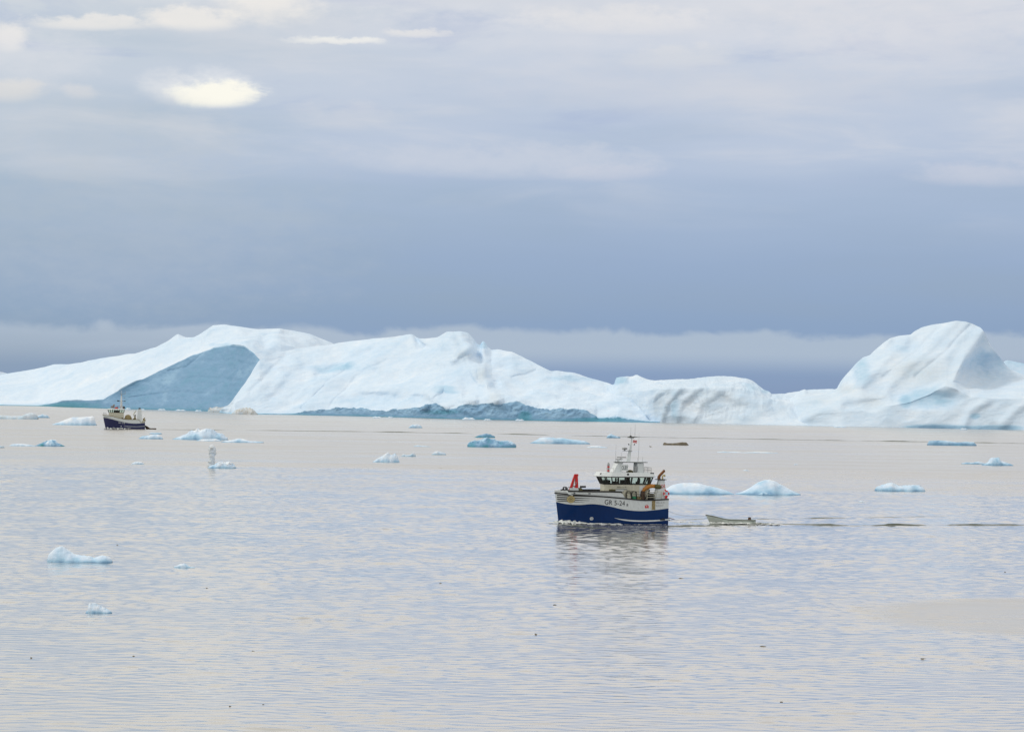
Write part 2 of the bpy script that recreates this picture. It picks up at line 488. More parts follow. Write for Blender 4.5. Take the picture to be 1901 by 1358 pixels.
# ------------------------------------------------------------------ the sea
TILE, TX0, TY0, NTX, NTY = 128.0, -192.0, 96.0, 3, 4
def build_sea():
    # flat far and outer water
    x1, y1 = TX0 + NTX*TILE, TY0 + NTY*TILE
    ys = [-400, TY0, y1, 1200, 4000, 15000, 60000]
    xs = [-60000, -8000, -1500, TX0, x1, 1500, 8000, 60000]
    v = [(x, y, 0) for y in ys for x in xs]
    f = [q for q in grid_faces(len(ys), len(xs)).tolist()
         if not (xs[q[0] % 8] == TX0 and ys[q[0] // 8] == TY0)]
    tag(mesh_obj('sea', v, f, 'water'), kind='structure')
    # near water: light wavelets as real relief on repeating tiles
    nx, ny = 288, 1000
    rs = np.random.RandomState(3)
    kx = np.fft.fftfreq(nx, TILE/nx)[None]; ky = np.fft.fftfreq(ny, TILE/ny)[:, None]
    k = np.hypot(kx, ky) + 1e-9                     # cycles per metre
    lam = 1 / k
    spread = np.abs(ky / k) ** 3.2 + 0.05
    band = np.exp(-(np.log(lam / WAVE_L) / 0.60) ** 2) + 0.26 * np.exp(-(np.log(lam / 7.0) / 0.45) ** 2)
    slope = band * spread
    amp = slope / (k * 2 * math.pi) / np.sqrt(k)    # equal slope share per octave
    amp[(lam > 16) | (lam < 0.45)] = 0
    h = np.real(np.fft.ifft2(np.fft.fft2(rs.normal(size=(ny, nx))) * amp))
    env = np.real(np.fft.ifft2(np.fft.fft2(rs.normal(size=(ny, nx))) * np.exp(-(np.log(lam / 26.0) / 0.5) ** 2)))
    h = h * np.clip(1 + 0.16 * env / env.std(), 0.5, 1.6)
    sl = np.gradient(h, TILE/ny, axis=0).std()
    h *= WAVE_SLOPE / sl
    # steeper crests, flatter troughs
    h = h + 2.2 * h * np.abs(h) * (h > 0) * 4
    h = np.concatenate([h, h[:1]], 0); h = np.concatenate([h, h[:, :1]], 1)
    X, Y = np.meshgrid(np.linspace(0, TILE, nx + 1), np.linspace(0, TILE, ny + 1))
    V = np.stack([X, Y, h], -1).reshape(-1, 3)
    Fq = grid_faces(ny + 1, nx + 1)
    me = bpy.data.meshes.new('sea_wavelets')
    me.vertices.add(len(V)); me.vertices.foreach_set('co', V.ravel().astype(np.float32))
    me.loops.add(Fq.size); me.loops.foreach_set('vertex_index', Fq.ravel().astype(np.int32))
    me.polygons.add(len(Fq)); me.polygons.foreach_set('loop_start', (np.arange(len(Fq))*4).astype(np.int32))
    me.polygons.foreach_set('use_smooth', np.ones(len(Fq), bool))
    me.materials.append(M['water']); me.update(calc_edges=True)
    for i in range(NTX):
        for j in range(NTY):
            o = bpy.data.objects.new('sea', me); COL.objects.link(o)
            o.location = (TX0 + i*TILE, TY0 + j*TILE, 0)
            tag(o, kind='structure')
WAVE_L, WAVE_SLOPE = 1.2, 0.050
build_sea()

# ------------------------------------------------------------------ icebergs
def berg(label, rows, px0, px1, ncol=500, seg=(30, 40, 40), group=None, ribs=(), dents=(), amp=2.0, wl=38.0,
         blue_rows=(), dirt=0.0, back=120.0, cliff=None, seed=0.0, base_blue=0.11, flute=0.0, greyspots=(), bluespots=(), round_top=6.0, jag=0.0, calm=1.0, med_a=0.10):
    """rows: feature lines from the waterline to the skyline, each [(px, py, metres behind the waterline)...]"""
    px = np.linspace(px0, px1, ncol)
    w0 = rows[0]
    dbase = np.array([dist(a, b) for a, b in zip(px, sinterp(w0, px, 1, 6))])
    PYs, OFF = [], []
    for r in rows:
        PYs.append(sinterp(r, px, 1, 2.0))
        OFF.append(sinterp(r, px, 2, 8.0) if len(r[0]) > 2 else np.zeros_like(px))
    if jag:
        hgt = np.maximum(PYs[0] - PYs[1], 0)
        lift = PYs[1] - np.minimum(hgt, 5.0)
        PYs[1] = PYs[1] + jag * np.minimum(1, hgt / 6) * (fbm(px / 22, 0*px, 0*px + seed, 4) + 0.5 * np.abs(fbm(px / 7, 0*px, 0*px, 3)))
        PYs.insert(2, np.minimum(lift, PYs[1] - 1.0)); OFF.insert(2, OFF[1] + 4.0)
        seg = (seg[0], 8) + tuple(seg[1:]); rows = list(rows) + [rows[-1]]
    lines_py, lines_d, vrow = [], [], []
    for k in range(len(rows) - 1):
        n = seg[k]
        for i in range(n + (1 if k == len(rows) - 2 else 0)):
            q = i / n
            lines_py.append(PYs[k] * (1 - q) + PYs[k+1] * q)
            lines_d.append(dbase + OFF[k] * (1 - q) + OFF[k+1] * q)
            vrow.append(k + q)
    py = np.array(lines_py); D = np.array(lines_d); vrow = np.array(vrow)
    # soften the depth between feature lines (not across the cliff edge)
    for (pts, a, w) in ribs:
        pp = np.array(pts, float)
        best = np.full(py.shape, 1e9)
        for (x0, y0), (x1, y1) in zip(pp[:-1], pp[1:]):
            dx_, dy_ = x1 - x0, y1 - y0
            tt = np.clip(((px[None] - x0) * dx_ + (py - y0) * dy_) / (dx_*dx_ + dy_*dy_), 0, 1)
            best = np.minimum(best, np.hypot(px[None] - x0 - tt*dx_, py - y0 - tt*dy_))
        D = D - a * np.exp(-(best / w) ** 2)
    for (cx, cy, rx, ry, a) in dents:
        qd = ((px[None] - cx) / rx) ** 2 + ((py - cy) / ry) ** 2
        D = D + a * np.exp(-qd * qd)
    a_ = px[None] - PX; b_ = py - PY
    r_ = a_ * CR + b_ * SR; d_ = -a_ * SR + b_ * CR
    X = r_ / F * D; Z = CAMH - d_ / F * D; Y = D.copy()
    # displace
    Pn = np.stack([X, Y, Z], -1)
    du = np.gradient(Pn, axis=1); dv = np.gradient(Pn, axis=0)
    N = np.cross(du, dv); N /= np.linalg.norm(N, axis=-1)[..., None] + 1e-9
    big = fbm(X / wl + seed, Y / wl * 0.6, Z / wl + seed, 3)
    # ablation streaks that run down the slopes and long sloping layers
    lay = ridged((X * 0.75 + Z * 0.8) / (wl * 0.9) + seed, Y / (wl * 2.0), (Z * 0.9 - X * 0.35) / (wl * 0.28), 3)
    med = fbm(X / (wl*0.26), Y / (wl*0.4), Z / (wl*0.26) + 3 + seed, 4)
    disp = amp * (1.25 * big + 0.45 * lay + med_a * med)
    if cliff is not None:
        frac = ridged(X / 9.0 + seed, Y / 14.0, Z / 7.0, 3) * 1.6 + 0.5 * fbm(X / 3.0, Y / 3.0, Z / 3.0, 3)
        disp = np.where((vrow < cliff)[:, None], disp * 0.3 * calm + frac * calm * 1.1, disp)
    if flute:
        disp = disp + flute * ridged(X / (wl*0.22) + 0.6*big, Y/(wl*0.8), Z / (wl * 1.3), 3)
    edge = sstep(Z, 0.0, 5.0) * (0.35 + 0.65 * sstep((len(rows) - 1 - vrow)[:, None] + 0*Z, 0.0, 0.25))
    Pn = Pn + N * (disp * edge)[..., None]
    Pn[0, :, 2] = -1.5
    X, Y, Z = Pn[..., 0], Pn[..., 1], Pn[..., 2]
    bl = np.full(py.shape, base_blue)
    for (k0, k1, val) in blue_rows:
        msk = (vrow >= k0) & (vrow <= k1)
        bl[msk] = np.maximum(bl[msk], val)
    for (cx, cy, rx, ry, a) in bluespots:
        bl = bl + a * np.exp(-(((px[None]-cx)/rx)**2 + ((py-cy)/ry)**2) ** 2)
    dt = np.full(py.shape, dirt) * (0.6 + 0.8 * np.clip(big + 0.3, 0, 1))
    for (cx, cy, rx, ry, a) in greyspots:
        dt = dt + a * np.exp(-(((px[None]-cx)/rx)**2 + ((py-cy)/ry)**2))
    bl = bl + 0.07 * lay + 0.05 * big + 0.32 * np.exp(-np.maximum(Z, 0) / 0.9) * (blue_rows != ())
    # far side, out of sight from the photograph's place
    nb = 26
    ridge = Pn[-1]
    bk = []
    for i in range(1, nb + 1):
        q = i / nb
        zz = ridge[:, 2] * (1 - q ** 1.6) - 2.0 * q
        yy = ridge[:, 1] + back * q + round_top * math.sin(q * math.pi)
        xx = ridge[:, 0] * (1 + 0.02 * q)
        dd = fbm(xx / wl, yy / wl, zz / wl + seed, 4) * amp * 1.4 * min(1, q * 3) * (1 - q)
        bk.append(np.stack([xx, yy + dd * 2, zz + dd], -1))
    allp = np.concatenate([Pn, np.array(bk)], 0)
    bl = np.concatenate([bl, np.full((nb, ncol), base_blue)], 0)
    dt = np.concatenate([dt, np.full((nb, ncol), dirt)], 0)
    nr = allp.shape[0]
    grain = np.full(allp.shape[:2], 1.0 / (wl * 0.45))
    def part(name, r0, r1, parent):
        sub = allp[r0:r1].reshape(-1, 3)
        return mesh_obj(name, sub, grid_faces(r1 - r0, ncol), 'ice', parent, True,
                        dict(blue=bl[r0:r1].ravel(), dirt=dt[r0:r1].ravel(), grain=grain[r0:r1].ravel()))
    mid = allp[len(Pn) // 2, ncol // 2]
    root = tag(empty('iceberg'), label, 'iceberg', group)
    if cliff is None:
        part('ice_slope', 0, nr, root)
    else:
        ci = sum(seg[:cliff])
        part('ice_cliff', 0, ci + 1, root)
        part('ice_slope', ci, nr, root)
    return root

GRP = 'large icebergs along the horizon'
# long left berg with the blue-grey calved wall
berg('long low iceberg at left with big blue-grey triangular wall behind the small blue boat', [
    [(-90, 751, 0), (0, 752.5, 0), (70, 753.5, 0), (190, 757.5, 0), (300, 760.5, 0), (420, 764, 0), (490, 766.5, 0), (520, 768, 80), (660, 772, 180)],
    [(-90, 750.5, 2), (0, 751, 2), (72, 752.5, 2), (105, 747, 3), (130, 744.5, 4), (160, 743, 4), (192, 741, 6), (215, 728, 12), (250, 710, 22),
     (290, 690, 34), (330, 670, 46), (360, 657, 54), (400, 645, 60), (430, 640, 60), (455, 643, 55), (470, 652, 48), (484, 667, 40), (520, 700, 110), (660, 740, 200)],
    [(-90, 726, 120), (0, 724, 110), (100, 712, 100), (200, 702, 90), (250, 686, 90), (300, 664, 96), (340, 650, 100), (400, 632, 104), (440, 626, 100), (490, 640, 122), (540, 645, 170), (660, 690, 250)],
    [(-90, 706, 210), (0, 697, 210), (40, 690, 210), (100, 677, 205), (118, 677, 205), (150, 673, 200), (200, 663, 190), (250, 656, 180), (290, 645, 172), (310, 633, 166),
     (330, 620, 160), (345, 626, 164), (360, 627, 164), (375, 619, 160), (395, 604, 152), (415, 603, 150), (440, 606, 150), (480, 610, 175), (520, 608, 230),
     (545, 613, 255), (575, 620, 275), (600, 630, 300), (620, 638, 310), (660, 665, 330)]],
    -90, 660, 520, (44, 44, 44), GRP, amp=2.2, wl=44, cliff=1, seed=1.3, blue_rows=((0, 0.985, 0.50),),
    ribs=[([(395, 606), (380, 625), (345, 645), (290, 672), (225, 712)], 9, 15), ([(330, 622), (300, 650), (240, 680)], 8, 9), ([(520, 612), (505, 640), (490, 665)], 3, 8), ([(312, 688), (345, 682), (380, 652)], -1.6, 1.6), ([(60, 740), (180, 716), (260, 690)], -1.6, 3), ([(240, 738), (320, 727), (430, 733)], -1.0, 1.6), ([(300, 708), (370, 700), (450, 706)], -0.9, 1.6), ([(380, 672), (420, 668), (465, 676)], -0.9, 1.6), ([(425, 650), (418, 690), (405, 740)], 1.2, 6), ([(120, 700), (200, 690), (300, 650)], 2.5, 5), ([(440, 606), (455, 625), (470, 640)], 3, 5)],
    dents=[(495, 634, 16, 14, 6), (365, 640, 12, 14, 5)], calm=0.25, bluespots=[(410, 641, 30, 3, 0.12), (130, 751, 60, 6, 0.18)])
# far sliver at the very left and one behind the right peak
berg('distant pale iceberg sliver at the far left edge behind the long berg', [
    [(-160, 748, 0), (60, 749, 0)], [(-160, 692, 40), (-20, 689, 40), (5, 691, 40), (28, 697.5, 40), (45, 720, 40), (60, 748, 20)]],
    -160, 60, 90, (40,), GRP, amp=2.0, wl=40, seed=4.1)
berg('small bluish iceberg shoulder at right edge behind the tallest peak', [
    [(1830, 785, 0), (2000, 788, 0)], [(1830, 780, 20), (1850, 690, 40), (1868, 668, 50), (1885, 672, 50), (1905, 676, 50), (1940, 690, 50), (2000, 782, 20)]],
    1830, 2000, 110, (50,), GRP, amp=1.6, wl=26, seed=8.2, base_blue=0.20)
# broad central berg
berg('broad snow-white central iceberg with turquoise undercut waterline and jagged small pinnacle', [
    [(402, 765, 0), (430, 768, 0), (500, 769, 0), (560, 770, 0), (640, 771.5, 0), (750, 774.5, 0), (850, 777.5, 0), (950, 779.5, 0), (1050, 781.5, 0), (1150, 783, 0), (1210, 784, 0), (1275, 784, 0)],
    [(402, 764.5, 1), (430, 767, 1), (540, 768, 1), (570, 765.5, 2), (600, 760, 3), (640, 757, 4), (680, 758.5, 4), (710, 763, 3), (740, 760, 4), (780, 756, 5), (798, 749, 6), (812, 748, 6), (830, 758, 5),
     (850, 757, 5), (870, 749, 6), (900, 748, 6), (940, 747, 6), (965, 748, 6), (985, 754, 6), (1000, 757, 6), (1040, 760, 5), (1050, 759.5, 5), (1085, 763, 5), (1104, 770, 4), (1108, 775, 3), (1150, 777, 3), (1190, 780, 2), (1206, 782.5, 1), (1275, 783.5, 1)],
    [(402, 764, 8), (425, 757, 10), (450, 740, 22), (480, 720, 34), (520, 708, 44), (600, 706, 52), (700, 706, 56), (800, 708, 54), (850, 712, 50), (900, 718, 46), (950, 726, 48), (1000, 732, 48), (1060, 742, 44), (1120, 752, 34), (1170, 764, 18), (1206, 781, 6), (1275, 783, 4)],
    [(402, 763.5, 20), (415, 761, 22), (425, 752, 28), (445, 725, 42), (465, 695, 56), (482, 668, 72), (495, 660, 84), (520, 653, 100), (560, 646, 116), (620, 637, 124), (650, 632, 128), (700, 627, 130), (730, 625, 130), (765, 621, 128),
     (778, 628, 126), (795, 627, 124), (812, 625, 122), (830, 616, 120), (855, 617, 118), (868, 619, 118), (876, 627, 118), (885, 638, 118), (892, 641, 118), (896, 633, 118), (900, 636, 118), (904, 642, 118), (912, 650, 118), (925, 648, 116), (950, 652, 112), (975, 665, 108), (1000, 678, 104), (1022, 690, 102),
     (1035, 689, 110), (1050, 692, 116), (1065, 693, 118), (1100, 703, 116), (1130, 711, 110), (1146, 718, 90), (1165, 735, 60), (1188, 757, 34), (1206, 780.5, 10), (1275, 783, 6)]],
    402, 1275, 820, (26, 60, 70), GRP, amp=2.3, wl=32, cliff=1, seed=2.7, blue_rows=((0, 0.985, 0.43),), back=110, jag=2.5,
    ribs=[([(852, 620), (868, 652), (880, 676), (895, 702), (905, 725), (914, 735)], 9, 12), ([(870, 648), (850, 660), (842, 668)], 6, 7), ([(905, 716), (915, 728), (925, 742)], 7, 7),
          ([(770, 622), (778, 640), (800, 648)], -4, 6), ([(590, 695), (640, 672), (690, 655)], -4, 7), ([(700, 690), (760, 660)], -2.5, 6), ([(1030, 690), (1060, 705), (1140, 720)], -5, 7),
          ([(465, 730), (500, 690), (530, 660)], -3, 6), ([(612, 752), (660, 700), (720, 668)], -1.4, 2), ([(560, 760), (610, 712), (640, 690)], -1.4, 2), ([(1010, 700), (1080, 722), (1150, 752)], -1.4, 2.5), ([(950, 702), (975, 695), (995, 688)], -1.6, 2), ([(770, 622), (775, 632), (785, 642)], -3, 2.5), ([(880, 690), (884, 705), (890, 712)], 3, 3), ([(500, 745), (540, 700), (580, 670)], -2.5, 7), ([(800, 735), (820, 722), (855, 728)], 6, 8), ([(830, 752), (850, 738), (880, 742)], 6, 8), ([(790, 755), (800, 735), (815, 725)], 5, 7)],
    dents=[(700, 742, 55, 14, 9), (960, 690, 40, 30, 6), (885, 668, 14, 12, 7), (780, 742, 18, 9, 6), (920, 715, 10, 8, 5)],
    bluespots=[(620, 682, 45, 9, 0.17), (897, 640, 12, 8, 0.12), (690, 745, 60, 14, 0.07), (830, 727, 25, 6, 0.13), (1060, 705, 60, 5, 0.10), (820, 765, 40, 5, 0.25), (975, 772, 14, 8, 0.25), (1110, 778, 60, 3, 0.25)],
    greyspots=[(862, 660, 16, 8, 0.20), (893, 700, 8, 12, 0.26), (918, 738, 12, 10, 0.20), (725, 626, 12, 3, 0.15), (735, 637, 9, 2.5, 0.15), (708, 688, 6, 8, 0.10)])  # greyer patches along the rib and below the skyline
# fluted berg right of centre
berg('rounded fluted off-white iceberg between the broad central berg and the tallest peak', [
    [(1120, 782, 30), (1175, 782.5, 20), (1210, 784, 12), (1300, 786, 4), (1420, 788.5, 0), (1500, 790, 0), (1560, 791, 10), (1640, 793, 40)],
    [(1120, 745, 50), (1150, 735, 40), (1180, 728, 28), (1210, 724, 18), (1260, 722, 12), (1300, 722, 14), (1360, 722, 18), (1400, 730, 22), (1430, 745, 24), (1500, 752, 30), (1560, 756, 40), (1640, 760, 60)],
    [(1120, 716, 90), (1134, 714, 80), (1141, 713, 70), (1143, 702, 60), (1152, 699.5, 58), (1165, 698.5, 56), (1174, 699, 56), (1182, 695, 54), (1190, 700, 54), (1200, 704, 56), (1215, 706, 60), (1280, 704, 60), (1310, 701, 58), (1335, 699, 56), (1368, 699, 56),
     (1385, 702, 58), (1398, 706, 60), (1410, 716, 62), (1420, 724, 64), (1429, 727, 66), (1431, 732, 70), (1455, 731, 76), (1470, 729, 80), (1490, 725.5, 84), (1520, 722.5, 84), (1545, 721.5, 84), (1560, 724, 84), (1640, 730, 90)]],
    1120, 1640, 460, (80, 50), GRP, amp=1.2, wl=26, cliff=None, seed=6.4, flute=0.9, dirt=0.08, back=80,
    ribs=[([(1195, 780), (1203, 745), (1235, 724)], 2, 6), ([(1228, 782), (1238, 750), (1262, 722)], 2, 5), ([(1255, 782), (1268, 745), (1300, 718)], 1.6, 6), ([(1285, 782), (1300, 750), (1340, 725)], 1.4, 7), ([(1330, 720), (1365, 740), (1420, 752)], 2, 9)],
    bluespots=[(1150, 706, 16, 9, 0.22), (1255, 755, 8, 25, 0.10), (1395, 720, 18, 10, 0.10), (1420, 727, 10, 5, 0.15)], greyspots=[(1185, 752, 22, 22, 0.18), (1225, 755, 14, 20, 0.12), (1310, 735, 30, 10, 0.08)])
# tallest berg at right
berg('tallest rounded peak iceberg at right with dirty streaks and a shaded hollow', [
    [(1400, 788, 30), (1440, 788.5, 12), (1500, 790, 2), (1560, 791.5, 0), (1700, 794, 0), (1800, 796, 0), (1901, 798, 0), (1990, 800, 0)],
    [(1400, 780, 40), (1440, 773, 22), (1500, 770, 10), (1560, 766, 8), (1620, 760, 8), (1660, 752, 8), (1690, 742, 9), (1730, 728, 10), (1756, 717, 12), (1775, 722, 12), (1800, 736, 10), (1840, 740, 9), (1901, 742, 10), (1990, 745, 12)],
    [(1400, 772, 50), (1440, 758, 30), (1480, 750, 22), (1540, 744, 20), (1580, 742, 22), (1640, 742, 26), (1680, 728, 28), (1720, 714, 30), (1756, 703, 32), (1778, 710, 38), (1800, 715, 44), (1850, 717, 46), (1901, 721, 44), (1990, 725, 44)],
    [(1400, 770, 60), (1440, 746, 44), (1480, 735, 40), (1540, 733, 40), (1575, 720, 42), (1600, 700, 44), (1640, 690, 46), (1700, 672, 48), (1760, 662, 48), (1790, 664, 52), (1830, 682, 72), (1860, 697, 76), (1901, 708, 66), (1990, 715, 60)],
    [(1400, 768, 80), (1424, 748, 76), (1450, 743, 70), (1468, 736, 66), (1486, 725, 62), (1494, 722, 60), (1500, 726, 64), (1520, 728, 70), (1545, 727, 72), (1560, 720, 72), (1566, 703, 74), (1574, 692, 76), (1590, 674, 78), (1603, 663, 78), (1616, 659, 78), (1628, 646, 80), (1640, 635, 80),
     (1652, 627, 82), (1670, 622, 82), (1690, 620, 82), (1697, 614, 82), (1710, 607, 82), (1730, 602, 82), (1750, 599, 80), (1775, 595.5, 78), (1792, 597, 76), (1806, 601, 74), (1822, 609, 74), (1830, 622, 76), (1838, 638, 80), (1848, 652, 86), (1860, 668, 90), (1872, 682, 92), (1890, 692, 90), (1910, 700, 88), (1990, 712, 80)]],
    1400, 1990, 560, (40, 30, 50, 60), GRP, amp=1.3, wl=30, cliff=None, seed=9.9, dirt=0.06, back=80,
    ribs=[([(1828, 615), (1800, 655), (1778, 690), (1772, 705)], 9, 12), ([(1690, 622), (1660, 650), (1620, 690), (1600, 715)], 3.4, 10), ([(1770, 600), (1720, 650), (1660, 705), (1640, 735)], 2.4, 9), ([(1650, 630), (1625, 660), (1590, 700)], 3, 7),
          ([(1800, 605), (1760, 650), (1700, 700)], -1.4, 4), ([(1740, 612), (1690, 660), (1640, 700)], -1.3, 4), ([(1560, 745), (1600, 738), (1650, 740)], 3, 8), ([(1790, 790), (1800, 765), (1830, 745)], 2, 9), ([(1860, 790), (1880, 765), (1901, 750)], 2, 9), ([(1480, 785), (1520, 765), (1560, 755)], 3, 9)],
    dents=[(1845, 690, 50, 30, 16), (1620, 752, 26, 9, 3), (1730, 742, 50, 16, 3.5), (1580, 700, 12, 18, 4)],
    bluespots=[(1835, 680, 48, 34, 0.10), (1725, 738, 55, 20, 0.20), (1600, 690, 16, 25, 0.14), (1680, 640, 30, 14, 0.10), (1740, 792, 60, 4, 0.35), (1850, 794, 60, 5, 0.30), (1810, 772, 10, 6, 0.2), (1680, 745, 12, 12, 0.15)],  # bluer in the hollow: its shade is put into the colour
    greyspots=[(1700, 690, 60, 26, 0.22), (1620, 745, 30, 14, 0.22), (1820, 700, 50, 20, 0.2), (1570, 722, 20, 8, 0.25), (1520, 740, 40, 14, 0.12)])  # dirty streaks, plus grey shade put into the hollow's colour

# ------------------------------------------------------------------ floating ice
def floe(label, outline, base, thick=0.55, blue=0.10, wet=0.35, rough=0.16, front=0.35, dirt=0.0, cat='ice floe', group=None,
         name='ice_floe', seed=None, cliff_blue=0.0, mat='ice', nc=None, hump=0.55):
    """outline: skyline points (px, py); base: waterline py at both ends; thick: depth/width; front: where the crest lies (0 near, 1 far)"""
    seed = random.random() * 100 if seed is None else seed
    x0, x1 = outline[0][0], outline[-1][0]
    b0, b1 = base if isinstance(base, tuple) else (base, base)
    mx = (x0 + x1) / 2
    Y0 = dist(mx, (b0 + b1) / 2)
    wpx = x1 - x0
    nc = nc or int(min(90, max(24, wpx * 0.9))); nr = 26
    tt = np.linspace(0, 1, nc)
    px = x0 + wpx * tt
    bp = b0 + (b1 - b0) * tt
    top = sinterp(outline, px, 1, max(0.6, wpx * 0.012))
    H = np.maximum(bp - top, 0.0) / F * Y0
    width = wpx / F * Y0
    T = thick * width
    pl = np.clip(1 - np.abs(2 * tt - 1) ** 2.6, 0, 1) ** (1 / 2.0)
    wob = 1 + 0.30 * fbm(tt * 3.5 + seed, 0 * tt, 0 * tt, 3)
    half = T / 2 * (0.12 + 0.88 * pl) * wob
    vv = np.linspace(0, 1, nr)
    # profile across the depth: rises to the crest at `front`, falls behind
    pr = np.where(vv < front, np.sin(np.clip(vv / front, 0, 1) * math.pi / 2) ** hump, np.cos(np.clip((vv - front) / (1 - front), 0, 1) * math.pi / 2) ** 0.7)
    r0 = np.array([P(a, b, Y0)[0] for a, b in zip(px, bp)])
    X = np.repeat(r0[None], nr, 0)
    Yc = Y0 + T / 2
    Y = Yc + (2 * vv[:, None] - 1) * half[None]
    Z = H[None] * pr[:, None]
    s = 5.0 / max(width, 0.5)
    n = fbm(X * s + seed, Y * s, Z * s, 4); n2 = fbm(X * s * 3.3 + seed, Y * s * 3.3, Z * s * 3.3, 3)
    k = np.sin(vv * math.pi)[:, None]
    n3 = ridged(X * s * 1.6 + seed, Y * s * 1.6, 0 * Z + seed, 4)
    Z = Z * (1 + rough * 0.9 * n * k + rough * 0.55 * n2 * k + rough * 1.3 * n3 * k)
    hm = H.max()
    X = X + rough * 0.5 * hm * n2 * k; Y = Y + rough * 1.1 * hm * n * k
    Hj = H * (1 + 0.22 * rough * fbm(tt * 14 + seed, 0 * tt, 0 * tt, 3))
    rt = np.clip(Hj / np.maximum(Z.max(0), 1e-3), 0.3, 2.0)
    for _ in range(4): rt = np.convolve(np.pad(rt, 1, mode='edge'), [.25, .5, .25], 'valid')
    Z = Z * rt[None]
    Z[0] = -0.25; Z[-1] = -0.25
    zrel = np.clip(Z / max(hm, 0.05), 0, 1)
    bl = blue + 0.06 + 0.18 * n - 0.12 * zrel + wet * np.exp(-zrel * 5.0) + cliff_blue * ((vv < front * 0.75)[:, None]) * (0.6 + 0.5 * n)
    dt = np.full(Z.shape, dirt) + dirt * 0.8 * n2
    g = np.full(Z.shape, 4.0 / max(width, 0.5))
    V = np.stack([X, Y, Z], -1).reshape(-1, 3)
    c0 = np.array([P(mx, (b0 + b1) / 2, Y0)[0], Yc, 0.0])
    o = mesh_obj(name, V - c0, grid_faces(nr, nc), mat, None, True,
                 dict(blue=bl.ravel(), dirt=np.clip(dt, 0, 1).ravel(), grain=g.ravel()))
    o.location = c0
    return tag(o, label, cat, group)

FG = 'floating ice on the water'
# left, far
floe('flat grey ice floe with dark block at its right end, at left edge', [(-30, 771), (0, 770), (20, 772), (38, 772), (45, 768), (52, 766.5), (60, 768), (65, 771), (66, 778)], (776, 779), 0.5, 0.16, 0.15, dirt=0.35, group=FG, front=0.3)
floe('thin pale blue ice floe beside the flat grey one at left', [(64, 775), (68, 771), (78, 768.5), (86, 770), (91, 775)], (775, 775.5), 0.5, 0.22, group=FG)
floe('tilted white ice slab with turquoise underside left of the far blue boat', [(94, 786), (105, 783), (118, 778), (130, 774), (145, 774.5), (160, 774), (170, 773), (173, 778), (175, 787), (176, 789)], (787, 790.5), 0.45, 0.05, 0.25, 0.07, 0.45, group=FG, hump=0.8)
floe('low pale blue floe below the stern of the far boat', [(256, 813), (262, 809), (272, 808.5), (280, 806.5), (292, 806), (298, 810), (301, 814)], (814, 815), 0.5, 0.17, group=FG)
floe('small blue sliver of ice just behind the low floe near the far boat', [(276, 805), (280, 801.5), (288, 803), (298, 803), (300, 805.5)], (805, 806), 0.4, 0.22, group=FG)
floe('large jagged pale blue ice heap right of the far boat', [(317, 813), (330, 809), (343, 804), (348, 798), (357, 799), (362, 795.5), (370, 797.5), (380, 795.5), (390, 797), (397, 803), (408, 806), (414, 811), (420, 817)], (814, 818.5), 0.55, 0.15, 0.25, 0.26, 0.4, group=FG)
floe('flat white ice tongue with thin dark tail beside the jagged heap', [(408, 820), (418, 817), (430, 816), (440, 813.5), (452, 815), (462, 818.5), (475, 819.5), (488, 821)], (820, 822.5), 0.35, 0.10, group=FG)
floe('low white floe in front of the jagged ice heap', [(364, 817), (372, 814.5), (386, 815), (400, 814.5), (410, 818)], (817.5, 819), 0.45, 0.05, group=FG)
floe('thin flat blue-white floe at far left under the boat', [(15, 826), (22, 823.5), (35, 823), (48, 824.5), (60, 827), (66, 828)], (826.5, 828.5), 0.4, 0.14, group=FG)
floe('wedge of ice with bright green-turquoise face at left', [(62, 827), (72, 823), (82, 818.5), (92, 815.5), (101, 816), (104, 821), (112, 825), (118, 828)], (827.5, 828.5), 0.5, 0.04, 0.2, 0.12, 0.5, group=FG, cliff_blue=0.7)
floe('tiny grey ice bit at the left edge of the picture', [(-8, 830), (-2, 826), (5, 827.5), (8, 831)], 831, 0.6, 0.2, dirt=0.3, group=FG)
floe('small white ice bit left of the upright ice pillar', [(242, 861), (248, 857.5), (256, 856), (263, 858), (267, 861.5)], (861, 862), 0.5, 0.08, group=FG)
# centre
floe('pointed white ice wedge with grey right face in mid water', [(691, 857), (700, 851), (710, 846), (716, 841), (719, 839.5), (722, 843), (726, 844.5), (733, 841), (737, 846), (741, 857)], (857.5, 858), 0.5, 0.09, 0.2, 0.14, 0.4, group=FG, hump=0.9)
floe('low saddle-shaped ice bit right of the pointed wedge', [(745, 846), (749, 841), (754, 844), (760, 844.5), (766, 840), (771, 842), (772, 847)], (846.5, 847.5), 0.5, 0.12, dirt=0.15, group=FG)
floe('small lumpy grey-white ice bit right of the saddle-shaped bit', [(801, 843), (805, 839), (811, 836.5), (820, 839), (826, 841), (828, 844)], (843.5, 844.5), 0.5, 0.12, dirt=0.15, group=FG)
floe('thin flat ice sliver above the small lumpy bits', [(768, 827), (775, 825.5), (785, 827), (800, 829)], (828, 829.5), 0.35, 0.1, dirt=0.1, group=FG)
floe('small blue-white ice cake close to the central iceberg', [(758, 793), (763, 788.5), (772, 787), (780, 789), (784, 794)], (793.5, 794.5), 0.5, 0.17, group=FG)
floe('green and turquoise lumpy ice block in mid water', [(867, 827), (870, 820), (878, 816.5), (888, 817), (896, 814), (902, 811), (908, 814), (918, 815), (926, 819), (940, 818), (951, 821), (957, 826), (958, 830)], (828.5, 831.5), 0.5, 0.30, 0.3, 0.30, 0.45, group=FG, cliff_blue=0.28)
floe('dark teal ice sliver just behind the green lumpy block', [(880, 812), (888, 808), (895, 806), (903, 804), (912, 806.5), (919, 810)], (812, 812), 0.45, 0.55, group=FG)
